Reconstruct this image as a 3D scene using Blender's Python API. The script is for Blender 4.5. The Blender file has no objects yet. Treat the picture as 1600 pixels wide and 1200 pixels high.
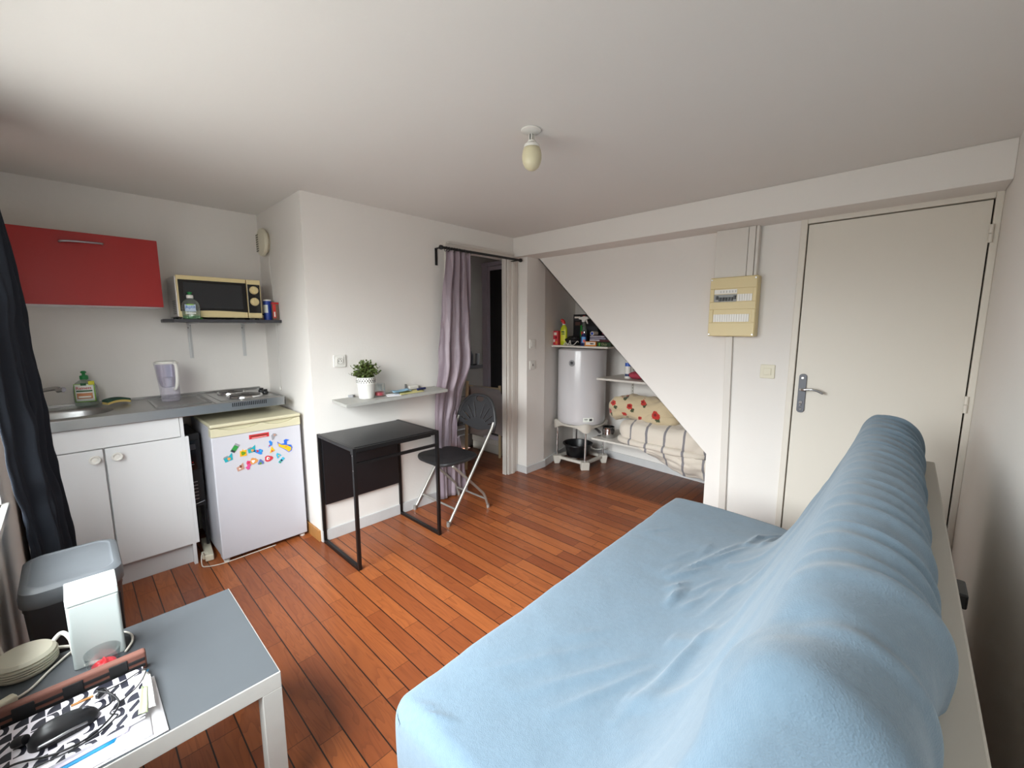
import bpy, bmesh, math, random
from mathutils import Vector, Matrix, noise
random.seed(7)
C = bpy.context.scene.collection
sc = bpy.context.scene
PI = math.pi

# ------------------------------------------------------------------ camera
# room axes: X runs along the desk wall towards the entrance door wall, Y runs away from the sofa, Z up (metres)
cam_d = bpy.data.cameras.new('camera')
cam = bpy.data.objects.new('camera', cam_d); C.objects.link(cam)
cam_d.sensor_width = 36.0; cam_d.lens = 652.17 / 1600 * 36.0; cam_d.clip_start = 0.02
_y, _p, _r = [math.radians(v) for v in (43.335, -7.723, -0.045)]
_f = Vector((math.cos(_y)*math.cos(_p), math.sin(_y)*math.cos(_p), math.sin(_p)))
_ri = Vector((math.sin(_y), -math.cos(_y), 0)); _u = _ri.cross(_f)
_r2 = _ri*math.cos(_r) + _u*math.sin(_r); _u2 = -_ri*math.sin(_r) + _u*math.cos(_r)
cam.matrix_world = Matrix(((_r2.x, _u2.x, -_f.x, -2.913), (_r2.y, _u2.y, -_f.y, -2.734), (_r2.z, _u2.z, -_f.z, 1.426), (0, 0, 0, 1)))
sc.camera = cam

# ------------------------------------------------------------------ world and daylight
w = bpy.data.worlds.new('overcast_sky'); sc.world = w; w.use_nodes = True
_n, _l = w.node_tree.nodes, w.node_tree.links
_tc = _n.new('ShaderNodeTexCoord'); _sp = _n.new('ShaderNodeSeparateXYZ'); _l.new(_tc.outputs['Generated'], _sp.inputs[0])
_rp = _n.new('ShaderNodeValToRGB'); _l.new(_sp.outputs[2], _rp.inputs[0])      # street and facades below the horizon, overcast sky above
_rp.color_ramp.elements[0].position = 0.0; _rp.color_ramp.elements[0].color = (.13, .128, .122, 1)
_rp.color_ramp.elements[1].position = .40; _rp.color_ramp.elements[1].color = (1.0, 1.02, 1.04, 1)
_e = _rp.color_ramp.elements.new(.10); _e.color = (.48, .48, .48, 1)
_l.new(_rp.outputs[0], _n['Background'].inputs[0]); _n['Background'].inputs[1].default_value = 22.0
# the window opening in the left wall (y -2.32..-0.14, z 0.72..2.06) guides the sampling of the sky
_d = bpy.data.lights.new('window_portal', 'AREA'); _d.shape = 'RECTANGLE'; _d.size = 1.34; _d.size_y = 2.18; _d.cycles.is_portal = True
_o = bpy.data.objects.new('window_portal', _d); C.objects.link(_o); _o.location = (-3.30, -1.23, 1.39); _o.rotation_euler = (0, -PI/2, 0)
sc.view_settings.view_transform = 'Standard'; sc.view_settings.look = 'None'
sc.view_settings.exposure = 0.84; sc.view_settings.gamma = 1.0; sc.view_settings.use_curve_mapping = False
sc.cycles.max_bounces = 14; sc.cycles.diffuse_bounces = 8; sc.cycles.transparent_max_bounces = 16

# ------------------------------------------------------------------ materials
def lin(c):
    if isinstance(c, str):
        c = [int(c[i:i+2], 16)/255 for i in (0, 2, 4)]
    else: c = [v/255 for v in c]
    return tuple(v/12.92 if v <= .04045 else ((v+.055)/1.055)**2.4 for v in c) + (1,)
MATS = {}
def pbr(name, col, rough=.5, metal=0, bump=0, bscale=200, var=0, vscale=8, coat=0, sheen=0, trans=0, spec=None, stretch=None):
    m = bpy.data.materials.new(name); m.use_nodes = True
    n, l = m.node_tree.nodes, m.node_tree.links
    b = n['Principled BSDF']; c = lin(col)
    b.inputs['Base Color'].default_value = c; b.inputs['Roughness'].default_value = rough; b.inputs['Metallic'].default_value = metal
    if coat: b.inputs['Coat Weight'].default_value = coat
    if sheen: b.inputs['Sheen Weight'].default_value = sheen; b.inputs['Sheen Roughness'].default_value = .6
    if trans: b.inputs['Transmission Weight'].default_value = trans
    if spec is not None: b.inputs['Specular IOR Level'].default_value = spec
    if bump or var:
        tc = n.new('ShaderNodeTexCoord'); vec = tc.outputs['Object']
        if stretch:
            mp = n.new('ShaderNodeMapping'); mp.inputs['Scale'].default_value = stretch
            l.new(vec, mp.inputs['Vector']); vec = mp.outputs['Vector']
    if bump:
        t = n.new('ShaderNodeTexNoise'); t.inputs['Scale'].default_value = bscale; t.inputs['Detail'].default_value = 4
        l.new(vec, t.inputs['Vector'])
        bp = n.new('ShaderNodeBump'); bp.inputs['Strength'].default_value = bump; bp.inputs['Distance'].default_value = .002
        l.new(t.outputs['Fac'], bp.inputs['Height']); l.new(bp.outputs['Normal'], b.inputs['Normal'])
    if var:
        t = n.new('ShaderNodeTexNoise'); t.inputs['Scale'].default_value = vscale; t.inputs['Detail'].default_value = 6
        l.new(vec, t.inputs['Vector'])
        mx = n.new('ShaderNodeMix'); mx.data_type = 'RGBA'
        mx.inputs[6].default_value = tuple(v*(1-var) for v in c[:3])+(1,); mx.inputs[7].default_value = tuple(min(1, v*(1+var)) for v in c[:3])+(1,)
        l.new(t.outputs['Fac'], mx.inputs[0]); l.new(mx.outputs[2], b.inputs['Base Color'])
    MATS[name] = m
    return m
def clear(name, tint, gloss=.12, rough=.05, body=0.0, bodycol=None):
    """thin clear plastic or glass: mostly see-through with a glossy skin and a little body colour"""
    m = bpy.data.materials.new(name); m.use_nodes = True
    n, l = m.node_tree.nodes, m.node_tree.links; n.remove(n['Principled BSDF'])
    tr = n.new('ShaderNodeBsdfTransparent'); tr.inputs[0].default_value = lin(tint)
    gl = n.new('ShaderNodeBsdfGlossy'); gl.inputs['Roughness'].default_value = rough
    lw = n.new('ShaderNodeLayerWeight'); lw.inputs[0].default_value = .35
    mm = n.new('ShaderNodeMath'); mm.operation = 'MULTIPLY_ADD'; mm.inputs[1].default_value = .5; mm.inputs[2].default_value = gloss*.4
    l.new(lw.outputs['Facing'], mm.inputs[0])
    mx = n.new('ShaderNodeMixShader'); l.new(mm.outputs[0], mx.inputs[0]); l.new(tr.outputs[0], mx.inputs[1]); l.new(gl.outputs[0], mx.inputs[2])
    out = mx
    if body:
        df = n.new('ShaderNodeBsdfDiffuse'); df.inputs[0].default_value = lin(bodycol or tint)
        m2 = n.new('ShaderNodeMixShader'); m2.inputs[0].default_value = body
        l.new(mx.outputs[0], m2.inputs[1]); l.new(df.outputs[0], m2.inputs[2]); out = m2
    l.new(out.outputs[0], n['Material Output'].inputs[0])
    return m
class NT:
    def __init__(s, m): s.m = m; s.n = m.node_tree.nodes; s.l = m.node_tree.links
    def math(s, op, a, b=None, c=None):
        x = s.n.new('ShaderNodeMath'); x.operation = op
        for i, v in enumerate((a, b, c)):
            if v is None: continue
            if isinstance(v, (int, float)): x.inputs[i].default_value = v
            else: s.l.new(v, x.inputs[i])
        return x.outputs[0]
    def node(s, t, **k):
        x = s.n.new(t)
        for kk, v in k.items(): x.inputs[kk].default_value = v
        return x
    def mix(s, fac, a, b):
        x = s.n.new('ShaderNodeMix'); x.data_type = 'RGBA'
        for i, v in ((0, fac), (6, a), (7, b)):
            if isinstance(v, (int, float, tuple)): x.inputs[i].default_value = v
            else: s.l.new(v, x.inputs[i])
        return x.outputs[2]

def plank_material(name, along_y, w_=.0845, off=-2.203, L=.62, dark=1.0):
    m = pbr(name, 'A0572F', .32); t = NT(m); b = t.n['Principled BSDF']
    tc = t.n.new('ShaderNodeTexCoord'); sp = t.n.new('ShaderNodeSeparateXYZ'); t.l.new(tc.outputs['Object'], sp.inputs[0])
    a, s = (sp.outputs[0], sp.outputs[1]) if along_y else (sp.outputs[1], sp.outputs[0])
    u = t.math('DIVIDE', t.math('SUBTRACT', a, off), w_)
    row = t.math('FLOOR', u); fu = t.math('SUBTRACT', u, row)
    wn = t.n.new('ShaderNodeTexWhiteNoise'); wn.noise_dimensions = '1D'; t.l.new(row, wn.inputs['W'])
    v = t.math('ADD', t.math('DIVIDE', s, L), t.math('MULTIPLY', wn.outputs['Value'], 7.3))
    pl = t.math('FLOOR', v); fv = t.math('SUBTRACT', v, pl)
    cb = t.n.new('ShaderNodeCombineXYZ'); t.l.new(row, cb.inputs[0]); t.l.new(pl, cb.inputs[1])
    w2 = t.n.new('ShaderNodeTexWhiteNoise'); w2.noise_dimensions = '2D'; t.l.new(cb.outputs[0], w2.inputs['Vector'])
    rnd = w2.outputs['Value']
    # grain: stretched noise shifted per plank
    g = t.n.new('ShaderNodeCombineXYZ')
    t.l.new(t.math('ADD', t.math('MULTIPLY', a, 42), t.math('MULTIPLY', rnd, 40)), g.inputs[0]); t.l.new(t.math('ADD', t.math('MULTIPLY', s, 3.2), t.math('MULTIPLY', rnd, 17)), g.inputs[1])
    n1 = t.node('ShaderNodeTexNoise', Scale=1.0, Detail=5.0, Roughness=.6, Distortion=1.1); t.l.new(g.outputs[0], n1.inputs['Vector'])
    g2 = t.n.new('ShaderNodeCombineXYZ')
    t.l.new(t.math('ADD', t.math('MULTIPLY', a, 16), t.math('MULTIPLY', rnd, 31)), g2.inputs[0]); t.l.new(t.math('ADD', t.math('MULTIPLY', s, 1.6), t.math('MULTIPLY', rnd, 9)), g2.inputs[1])
    n2 = t.node('ShaderNodeTexNoise', Scale=1.0, Detail=2.0, Distortion=.8); t.l.new(g2.outputs[0], n2.inputs['Vector'])
    rings = t.math('FRACT', t.math('MULTIPLY', n2.outputs['Fac'], 9))
    rings = t.math('POWER', rings, 3.0)
    base = t.mix(rnd, lin('844526'), lin('B26737'))
    base = t.mix(t.math('MULTIPLY', n1.outputs['Fac'], .62), base, lin('6B331A'))
    base = t.mix(t.math('MULTIPLY', rings, .38), base, lin('5C2A16'))
    du = t.math('ABSOLUTE', t.math('SUBTRACT', fu, .5)); jr = t.math('GREATER_THAN', du, .5-.027)
    dv = t.math('ABSOLUTE', t.math('SUBTRACT', fv, .5)); je = t.math('GREATER_THAN', dv, .5-.0020)
    base = t.mix(t.math('MULTIPLY', je, .8), base, lin('35190F'))
    base = t.mix(1-dark, base, lin('1A0C08'))  # painted shade, only mixed into the crosswise boards
    base = t.mix(jr, base, lin('20120E'))
    t.l.new(base, b.inputs['Base Color'])
    t.l.new(t.math('ADD', .27, t.math('MULTIPLY', n1.outputs['Fac'], .16)), b.inputs['Roughness'])
    bp = t.node('ShaderNodeBump', Strength=.35, Distance=.0015)
    t.l.new(t.math('ADD', t.math('MULTIPLY', jr, -1.0), t.math('MULTIPLY', n1.outputs['Fac'], .12)), bp.inputs['Height']); t.l.new(bp.outputs['Normal'], b.inputs['Normal'])
    return m

M_wall = pbr('white_wall_paint', 'E0DCD7', .75, bump=.25, bscale=60, var=.02, vscale=3)
M_ceil = pbr('white_ceiling_paint', 'DCDAD6', .85, bump=.2, bscale=40, var=.02, vscale=2)
M_door = pbr('cream_door_paint', 'D8D2C7', .45, bump=.12, bscale=30)
M_trim = pbr('white_gloss_trim', 'D3CEC7', .42, bump=.1, bscale=40)
M_base = pbr('grey_white_baseboard', 'C6C6C6', .5, var=.06, vscale=20)
M_pine = pbr('pine_skirting', 'A87742', .5, var=.25, vscale=9, stretch=(3, 3, 1))
M_floor = plank_material('teak_planks', True)
M_floor2 = plank_material('teak_planks_crosswise_shaded', False, off=-.03, dark=.5)  # darkened: shade of the space below the stairs is put into the plank colour
M_white = pbr('white_plastic', 'DEDCD6', .35)
M_white2 = pbr('white_lacquer', 'D9DADB', .35, bump=.04, bscale=300)
M_cream = pbr('aged_cream_plastic', 'D8C695', .42)
M_creamlt = pbr('cream_lid', 'C6C0A4', .38)
M_ivory = pbr('ivory_plastic', 'D3CDB8', .4)
M_black = pbr('black_plastic', '121214', .38)
M_blackgloss = pbr('black_glass', '0A0A0C', .12)
M_steel = pbr('brushed_steel', 'A9A9A8', .3, 1, bump=.08, bscale=120, stretch=(1, 14, 14))
M_chrome = pbr('chrome', 'C8C8C8', .14, 1)
M_alu = pbr('satin_metal', 'A3A3A6', .35, 1)
M_red = pbr('red_lacquer', '98120F', .42, bump=.05, bscale=220)
M_greygrey = pbr('dark_shelf_laminate', '3A3B40', .45)
M_greyshelf = pbr('grey_shelf_laminate', 'A09F9A', .5)
M_desk = pbr('black_desk_lacquer', '151518', .36, bump=.05, bscale=120, stretch=(2, 14, 2))
M_blackmetal = pbr('black_metal', '0B0B0C', .4, 0)
M_chair = pbr('charcoal_plastic', '2B2B2D', .5, bump=.12, bscale=420)
M_tube = pbr('silver_grey_tube', 'A9A6A0', .35, .6)
M_tabletop = pbr('grey_table_film', '484C50', .5, var=.07, vscale=7, bump=.05, bscale=80)
M_tablewhite = pbr('white_wood_table', 'B7B6B1', .5, var=.05, vscale=14, stretch=(2, 2, 2))
M_lidgrey = pbr('grey_bin_lid', '585C60', .45, var=.05, vscale=12)
M_bin = pbr('charcoal_bin', '303135', .45)
M_clear = clear('clear_glass', 'F4F6F6')
M_pane = clear('window_pane', 'FAFCFC', .06)
M_smoke = pbr('dark_shower_glass', '2A2A2C', .2)
M_bottle = clear('clear_plastic_bottle', 'DDE6E0', .2, .08, .10, 'C4CFC8')
M_jug = clear('lilac_clear_plastic', 'F3F1F8', .2, .08, .07, 'D8D5E4')
M_green = pbr('green_cap', '0E7A3A', .4)
M_shade = pbr('opal_bulb', 'CFC7A8', .35)
M_tile = pbr('dark_grey_tile', '7D7874', .3, var=.08, vscale=4)
M_red2 = pbr('bright_red_plastic', 'B81E1E', .4)
M_blue = pbr('blue_print', '1E3F9A', .45)
M_paper = pbr('white_paper', 'E9E8EC', .7)
M_brown = pbr('brown_suede', '6E463B', .8, bump=.3, bscale=500, var=.1, vscale=30)
M_strap = pbr('black_elastic', '131214', .75, bump=.3, bscale=900)
M_cable = pbr('white_cable', 'CFC9BE', .45)
M_leaf = pbr('plant_leaf', '4C5C26', .55, var=.6, vscale=40)
M_stem = pbr('plant_stem', '4A4A24', .7)
M_kitgrey = pbr('kick_white', 'CACACB', .45)

# fleece cover
M_fleece = pbr('blue_fleece', '607685', .95, sheen=.2)
t = NT(M_fleece); b = t.n['Principled BSDF']
tc = t.n.new('ShaderNodeTexCoord')
n1 = t.node('ShaderNodeTexNoise', Scale=420.0, Detail=3.0); t.l.new(tc.outputs['Object'], n1.inputs['Vector'])
n2 = t.node('ShaderNodeTexNoise', Scale=60.0, Detail=5.0); t.l.new(tc.outputs['Object'], n2.inputs['Vector'])
n3 = t.node('ShaderNodeTexVoronoi', Scale=330.0); t.l.new(tc.outputs['Object'], n3.inputs['Vector'])
h = t.math('ADD', t.math('MULTIPLY', n1.outputs['Fac'], .7), t.math('ADD', t.math('MULTIPLY', n2.outputs['Fac'], 1.0), t.math('MULTIPLY', n3.outputs['Distance'], .5)))
bp = t.node('ShaderNodeBump', Strength=.32, Distance=.003); t.l.new(h, bp.inputs['Height']); t.l.new(bp.outputs['Normal'], b.inputs['Normal'])
t.l.new(t.mix(n2.outputs['Fac'], lin('5A6F7F'), lin('667C8C')), b.inputs['Base Color'])

def stripe_cloth(name, axis, period, width, base, stripe, phase=0.0, distort=.02, soft=.004, rough=.85):
    m = pbr(name, base, rough, sheen=.2); t = NT(m); b = t.n['Principled BSDF']
    tc = t.n.new('ShaderNodeTexCoord'); sp = t.n.new('ShaderNodeSeparateXYZ'); t.l.new(tc.outputs['Object'], sp.inputs[0])
    nz = t.node('ShaderNodeTexNoise', Scale=5.0, Detail=2.0); t.l.new(tc.outputs['Object'], nz.inputs['Vector'])
    a = t.math('ADD', sp.outputs[axis], t.math('MULTIPLY', t.math('SUBTRACT', nz.outputs['Fac'], .5), distort*2))
    u = t.math('FRACT', t.math('DIVIDE', t.math('SUBTRACT', a, phase), period))
    f = t.math('LESS_THAN', u, width/period)
    t.l.new(t.mix(f, lin(base), lin(stripe)), b.inputs['Base Color'])
    n1 = t.node('ShaderNodeTexNoise', Scale=35.0, Detail=5.0); t.l.new(tc.outputs['Object'], n1.inputs['Vector'])
    bp = t.node('ShaderNodeBump', Strength=.5, Distance=.006); t.l.new(n1.outputs['Fac'], bp.inputs['Height']); t.l.new(bp.outputs['Normal'], b.inputs['Normal'])
    return m
M_duvet = stripe_cloth('striped_duvet_cloth', 1, .165, .020, 'CFC6B9', '7A777B', .035)

# ------------------------------------------------------------------ mesh building
class MB:
    def __init__(s): s.bm = bmesh.new(); s.M = Matrix.Identity(4)
    def at(s, loc=(0, 0, 0), rz=0, rx=0, ry=0):
        s.M = Matrix.Translation(loc) @ Matrix.Rotation(rz, 4, 'Z') @ Matrix.Rotation(ry, 4, 'Y') @ Matrix.Rotation(rx, 4, 'X'); return s
    def v(s, co): return s.bm.verts.new(s.M @ Vector(co))
    def f(s, vs):
        try: return s.bm.faces.new(vs)
        except ValueError: return None
    def box(s, x0, x1, y0, y1, z0, z1):
        vs = [s.v((x, y, z)) for x in (x0, x1) for y in (y0, y1) for z in (z0, z1)]
        for q in ((0, 1, 3, 2), (4, 6, 7, 5), (0, 4, 5, 1), (2, 3, 7, 6), (0, 2, 6, 4), (1, 5, 7, 3)): s.f([vs[i] for i in q])
        return s
    def prism(s, pts, axis, a0, a1):
        """pts: 2-D outline; axis: 0,1,2 extrusion axis; remaining axes in order"""
        def co(p, a):
            q = list(p); q.insert(axis, a); return q
        A = [s.v(co(p, a0)) for p in pts]; B = [s.v(co(p, a1)) for p in pts]; n = len(pts)
        s.f(A[::-1]); s.f(B)
        for i in range(n): s.f([A[i], A[(i+1) % n], B[(i+1) % n], B[i]])
        return s
    def lathe(s, prof, c=(0, 0, 0), seg=32, sx=1, sy=1, cap=True):
        rings = []
        for r, z in prof:
            if r < 1e-6: rings.append([s.v((c[0], c[1], c[2]+z))])
            else: rings.append([s.v((c[0]+r*sx*math.cos(2*PI*i/seg), c[1]+r*sy*math.sin(2*PI*i/seg), c[2]+z)) for i in range(seg)])
        for A, B in zip(rings, rings[1:]):
            for i in range(seg):
                j = (i+1) % seg
                if len(A) == 1 and len(B) == 1: continue
                if len(A) == 1: s.f([A[0], B[j], B[i]])
                elif len(B) == 1: s.f([A[i], A[j], B[0]])
                else: s.f([A[i], A[j], B[j], B[i]])
        if cap:
            if len(rings[0]) > 1: s.f(rings[0][::-1])
            if len(rings[-1]) > 1: s.f(rings[-1])
        return s
    def tube(s, pts, r, seg=10, closed=False):
        pts = [Vector(p) for p in pts]; n = len(pts); rings = []
        up = Vector((0, 0, 1)); prev = None
        for i, p in enumerate(pts):
            a = pts[(i-1) % n] if (i > 0 or closed) else p; b = pts[(i+1) % n] if (i < n-1 or closed) else p
            d = (b-a).normalized()
            if prev is None:
                nrm = d.cross(up) if abs(d.z) < .95 else d.cross(Vector((1, 0, 0)))
            else: nrm = prev - d*prev.dot(d)
            nrm.normalize(); prev = nrm; bn = d.cross(nrm)
            rr = r[i] if isinstance(r, (list, tuple)) else r
            rings.append([s.v(p + nrm*rr*math.cos(2*PI*k/seg) + bn*rr*math.sin(2*PI*k/seg)) for k in range(seg)])
        pairs = list(zip(rings, rings[1:])) + ([(rings[-1], rings[0])] if closed else [])
        for A, B in pairs:
            for k in range(seg): s.f([A[k], A[(k+1) % seg], B[(k+1) % seg], B[k]])
        if not closed: s.f(rings[0][::-1]); s.f(rings[-1])
        return s
    def grid(s, P, closed_v=False):
        V = [[s.v(p) for p in row] for row in P]
        for A, B in zip(V, V[1:]):
            m = len(A)
            for j in range(m if closed_v else m-1): s.f([A[j], A[(j+1) % m], B[(j+1) % m], B[j]])
        return V
    def build(s, name, mat, parent=None, smooth=False, bevel=0, seg=2, solid=0, sub=0):
        bmesh.ops.recalc_face_normals(s.bm, faces=s.bm.faces)
        me = bpy.data.meshes.new(name); s.bm.to_mesh(me); s.bm.free()
        for mm in (mat if isinstance(mat, (list, tuple)) else [mat]): me.materials.append(mm)
        if smooth:
            for p in me.polygons: p.use_smooth = True
        o = bpy.data.objects.new(name, me); C.objects.link(o)
        if smooth == 'auto':
            me.set_sharp_from_angle(angle=math.radians(38))
        if solid:
            k = o.modifiers.new('solid', 'SOLIDIFY'); k.thickness = solid; k.offset = 0
        if bevel:
            k = o.modifiers.new('bevel', 'BEVEL'); k.width = bevel; k.segments = seg; k.limit_method = 'ANGLE'; k.angle_limit = math.radians(40)
        if sub:
            k = o.modifiers.new('sub', 'SUBSURF'); k.levels = sub; k.render_levels = sub
        if parent: adopt(o, parent)
        return o
def chain(o):
    m = Matrix.Identity(4)
    p = o
    while p: m = p.matrix_parent_inverse @ p.matrix_basis if p.parent else p.matrix_basis; break
    return m
def adopt(o, parent):
    o.parent = parent
    # world matrix of the parent: parts are built in world coordinates at identity, things are placed by their Empty
    wm = parent.matrix_basis.copy()
    if parent.parent: wm = parent.parent.matrix_basis @ parent.matrix_parent_inverse @ parent.matrix_basis
    o.matrix_parent_inverse = wm.inverted()
def tag(o, label, cat, group=None, kind=None):
    o['label'] = label; o['category'] = cat
    if group: o['group'] = group
    if kind: o['kind'] = kind
    return o
def thing(name, label, cat, loc=(0, 0, 0), group=None):
    o = bpy.data.objects.new(name, None); C.objects.link(o); o.location = loc; o.empty_display_size = .05
    return tag(o, label, cat, group)
def struct(o): o['kind'] = 'structure'; return o
def box(name, mat, parent, x0, x1, y0, y1, z0, z1, bevel=.002, label=None):
    o = MB().box(x0, x1, y0, y1, z0, z1).build(name, mat, parent, bevel=bevel)
    if label: o['label'] = label
    return o
def text(name, s, size, mat, parent, M, depth=.0004, sx=1.0):
    """lettering as a mesh; M maps the text plane (x right, y up, z out) into the room"""
    cu = bpy.data.curves.new(name, 'FONT'); cu.body = s; cu.size = size; cu.extrude = depth; cu.align_x = 'CENTER'; cu.align_y = 'CENTER'
    o = bpy.data.objects.new(name+'_curve', cu); C.objects.link(o)
    bpy.context.view_layer.update()
    me = bpy.data.meshes.new_from_object(o.evaluated_get(bpy.context.evaluated_depsgraph_get()))
    bpy.data.objects.remove(o); bpy.data.curves.remove(cu)
    me.transform(M @ Matrix.Diagonal((sx, 1, 1, 1))); me.materials.clear(); me.materials.append(mat)
    r = bpy.data.objects.new(name, me); C.objects.link(r)
    if parent: adopt(r, parent)
    return r
def face_minus_y(x, y, z, roll=0):   # text lying on a surface that faces -Y (towards the sofa)
    return Matrix.Translation((x, y, z)) @ Matrix.Rotation(PI/2, 4, 'X') @ Matrix.Rotation(roll, 4, 'Z')
def face_minus_x(x, y, z):           # text on a surface that faces -X (towards the window)
    return Matrix.Translation((x, y, z)) @ Matrix.Rotation(-PI/2, 4, 'Z') @ Matrix.Rotation(PI/2, 4, 'X')
def catmull(P, n, closed=False):
    P = [Vector(p) for p in P]; out = []; k = len(P); segs = k if closed else k-1
    for i in range(segs):
        p0 = P[(i-1) % k] if (closed or i > 0) else P[0]; p1 = P[i]; p2 = P[(i+1) % k]; p3 = P[(i+2) % k] if (closed or i+2 < k) else P[-1]
        for j in range(n):
            u = j/n
            out.append(.5*((2*p1)+(p2-p0)*u+(2*p0-5*p1+4*p2-p3)*u*u+(3*p1-p0-3*p2+p3)*u**3))
    if not closed: out.append(P[-1])
    return out
def rrect(x0, x1, y0, y1, r, n=6):
    pts = []
    for cx, cy, a in ((x1-r, y1-r, 0), (x0+r, y1-r, 90), (x0+r, y0+r, 180), (x1-r, y0+r, 270)):
        for i in range(n+1):
            t_ = math.radians(a+90*i/n); pts.append((cx+r*math.cos(t_), cy+r*math.sin(t_)))
    return pts

# ================================================================== SETTING
H, HB, E = 2.242, 2.069, .226            # ceiling, underside of beam, plane of the door wall
XW, YR, YK, XK = -3.16, -3.008, .825, -1.872   # window wall, right wall, kitchen wall, side wall of the kitchen recess
b = MB()
b.box(XW-.3, .27, YR-.1, .95, -.06, 0); fl = b.build('floor', M_floor); struct(fl)
# crosswise boards under the stairs and in the shower room
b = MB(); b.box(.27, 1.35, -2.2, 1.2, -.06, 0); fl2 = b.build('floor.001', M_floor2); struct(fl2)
b = MB(); b.box(XW-.3, 1.4, YR-.1, 1.25, H, H+.1); struct(b.build('ceiling', M_ceil))
# desk wall with the curtained doorway x -.745..-.105, z < 2.05
b = MB(); b.box(XK, -.745, 0, .10, 0, H).box(-.745, -.105, 0, .10, 2.05, H).box(-.105, .061, 0, .035, 0, H); struct(b.build('wall_back', M_wall))
b = MB(); b.box(XW-.1, XK+.1, YK, YK+.1, 0, H); struct(b.build('wall_kitchen', M_wall))
b = MB(); b.box(XK, XK+.10, .10, YK, 0, H); struct(b.build('wall_kitchen_side', M_wall))
b = MB(); b.box(XW-.3, 1.0, YR-.1, YR, 0, H); struct(b.build('wall_right', M_wall))
# window wall with opening
W0, W1, WZ0, WZ1 = -2.32, -.14, .72, 2.06
b = MB(); b.box(XW-.2, XW, YR-.1, W0, 0, H).box(XW-.2, XW, W1, YK+.1, 0, H).box(XW-.2, XW, W0, W1, 0, WZ0).box(XW-.2, XW, W0, W1, WZ1, H)
struct(b.build('wall_window', M_wall))
wf = MB()
for y0, y1 in ((W0, W0+.06), (W1-.06, W1), ((W0+W1)/2-.05, (W0+W1)/2+.05)): wf.box(XW-.13, XW-.07, y0, y1, WZ0, WZ1)
wf.box(XW-.13, XW-.07, W0, W1, WZ0, WZ0+.07).box(XW-.13, XW-.07, W0, W1, WZ1-.07, WZ1)
wfo = struct(wf.build('window_1', M_trim, bevel=.004))
for y0, y1 in ((W0+.06, (W0+W1)/2-.05), ((W0+W1)/2+.05, W1-.06)):
    MB().box(XW-.104, XW-.098, y0, y1, WZ0+.07, WZ1-.07).build('pane', M_pane, wfo)
struct(MB().box(XW-.07, XW+.02, W0-.02, W1+.02, WZ0-.03, WZ0).build('trim_1', M_trim, bevel=.004))
# door wall: solid part, and the sloping cut over the space below the stairs
DY0, DY1, DZ = -2.979, -2.235, 2.04       # entrance door leaf
b = MB()
b.prism([(-.1205, HB), (-.1205, 2.08), (-1.733, .504), (-1.735, 0), (DY1+.035, 0), (DY1+.035, HB)], 0, E, E+.06)
b.box(E, E+.06, YR, DY1+.035, DZ+.035, HB+.1)
struct(b.build('wall_door', M_wall))
struct(MB().box(0, 1.0, YR, 0, HB, H).build('trim_2', M_wall, bevel=.004))          # boxed-in beam
# pillar beside the doorway
struct(MB().box(.061, .327, -.121, .035, 0, HB+.02).build('wall_pillar', M_wall, bevel=.003))
pb = MB()
pb.prism([(.049, 0.012), (.049, -.133), (.335, -.133), (.335, -.121), (.061, -.121), (.061, .012)], 2, 0, .072); struct(pb.build('baseboard_pillar', M_base, bevel=.003))
# space below the stairs: slanted side wall, back wall, sloping soffit
b = MB(); b.prism([(.327, -.121), (1.16, .09), (1.16, .14), (.327, -.09)], 2, 0, H); struct(b.build('wall_stair_side', M_wall))
b = MB(); b.prism([(1.14, .12), (.965, -1.83), (1.05, -1.83), (1.24, .12)], 2, 0, H); struct(b.build('wall_stair_back', M_wall))
b = MB(); b.prism([(-.02, 2.185), (-1.79, .455), (-1.83, .50), (-.06, 2.24)], 0, E+.06, 1.2); struct(b.build('ceiling.001', M_ceil))
b = MB(); b.box(E+.06, 1.1, -1.84, -1.74, 0, .52); struct(b.build('wall_stair_end', M_wall))
def skirt(name, p0, p1, h, th, mat, nx, ny):
    q = MB(); q.prism([p0, p1, (p1[0]+nx*th, p1[1]+ny*th), (p0[0]+nx*th, p0[1]+ny*th)], 2, 0, h)
    return struct(q.build(name, mat, bevel=.002))
skirt('baseboard_stair_back', (1.13, .06), (.97, -1.79), .075, .014, M_base, -.99, .08)
skirt('baseboard_stair_side', (.335, -.119), (1.13, .08), .08, .014, M_base, .25, -.97)
skirt('baseboard_back', (XK, 0), (-.80, 0), .078, .013, M_base, 0, -1)
skirt('baseboard_kitchen', (XK, .012), (XK, YK), .078, .013, M_pine, -1, 0)
skirt('baseboard_door', (E, -1.95), (E, -2.19), .07, .012, M_base, -1, 0)
skirt('baseboard_right', (.2, YR), (XW, YR), .07, .012, M_base, 0, 1)
skirt('baseboard_window', (XW, -.78), (XW, YR), .07, .012, M_base, 1, 0)
# doorway trim (head moulding, right jamb)
b = MB(); b.box(-.80, -.01, -.022, 0, 2.05, 2.088).box(-.78, -.02, -.032, 0, 2.083, 2.097)
b.box(-.112, -.1045, -.012, .04, 0, 2.05).box(-.09, -.045, -.024, .0, 0, 2.055).box(-.045, -.006, -.03, .0, 0, 2.055).box(-.006, .049, -.012, 0, .0, 2.05)
b.box(-.80, -.745, -.02, 0, 0, 2.05)
struct(b.build('trim_3', M_trim, bevel=.004))

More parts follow.
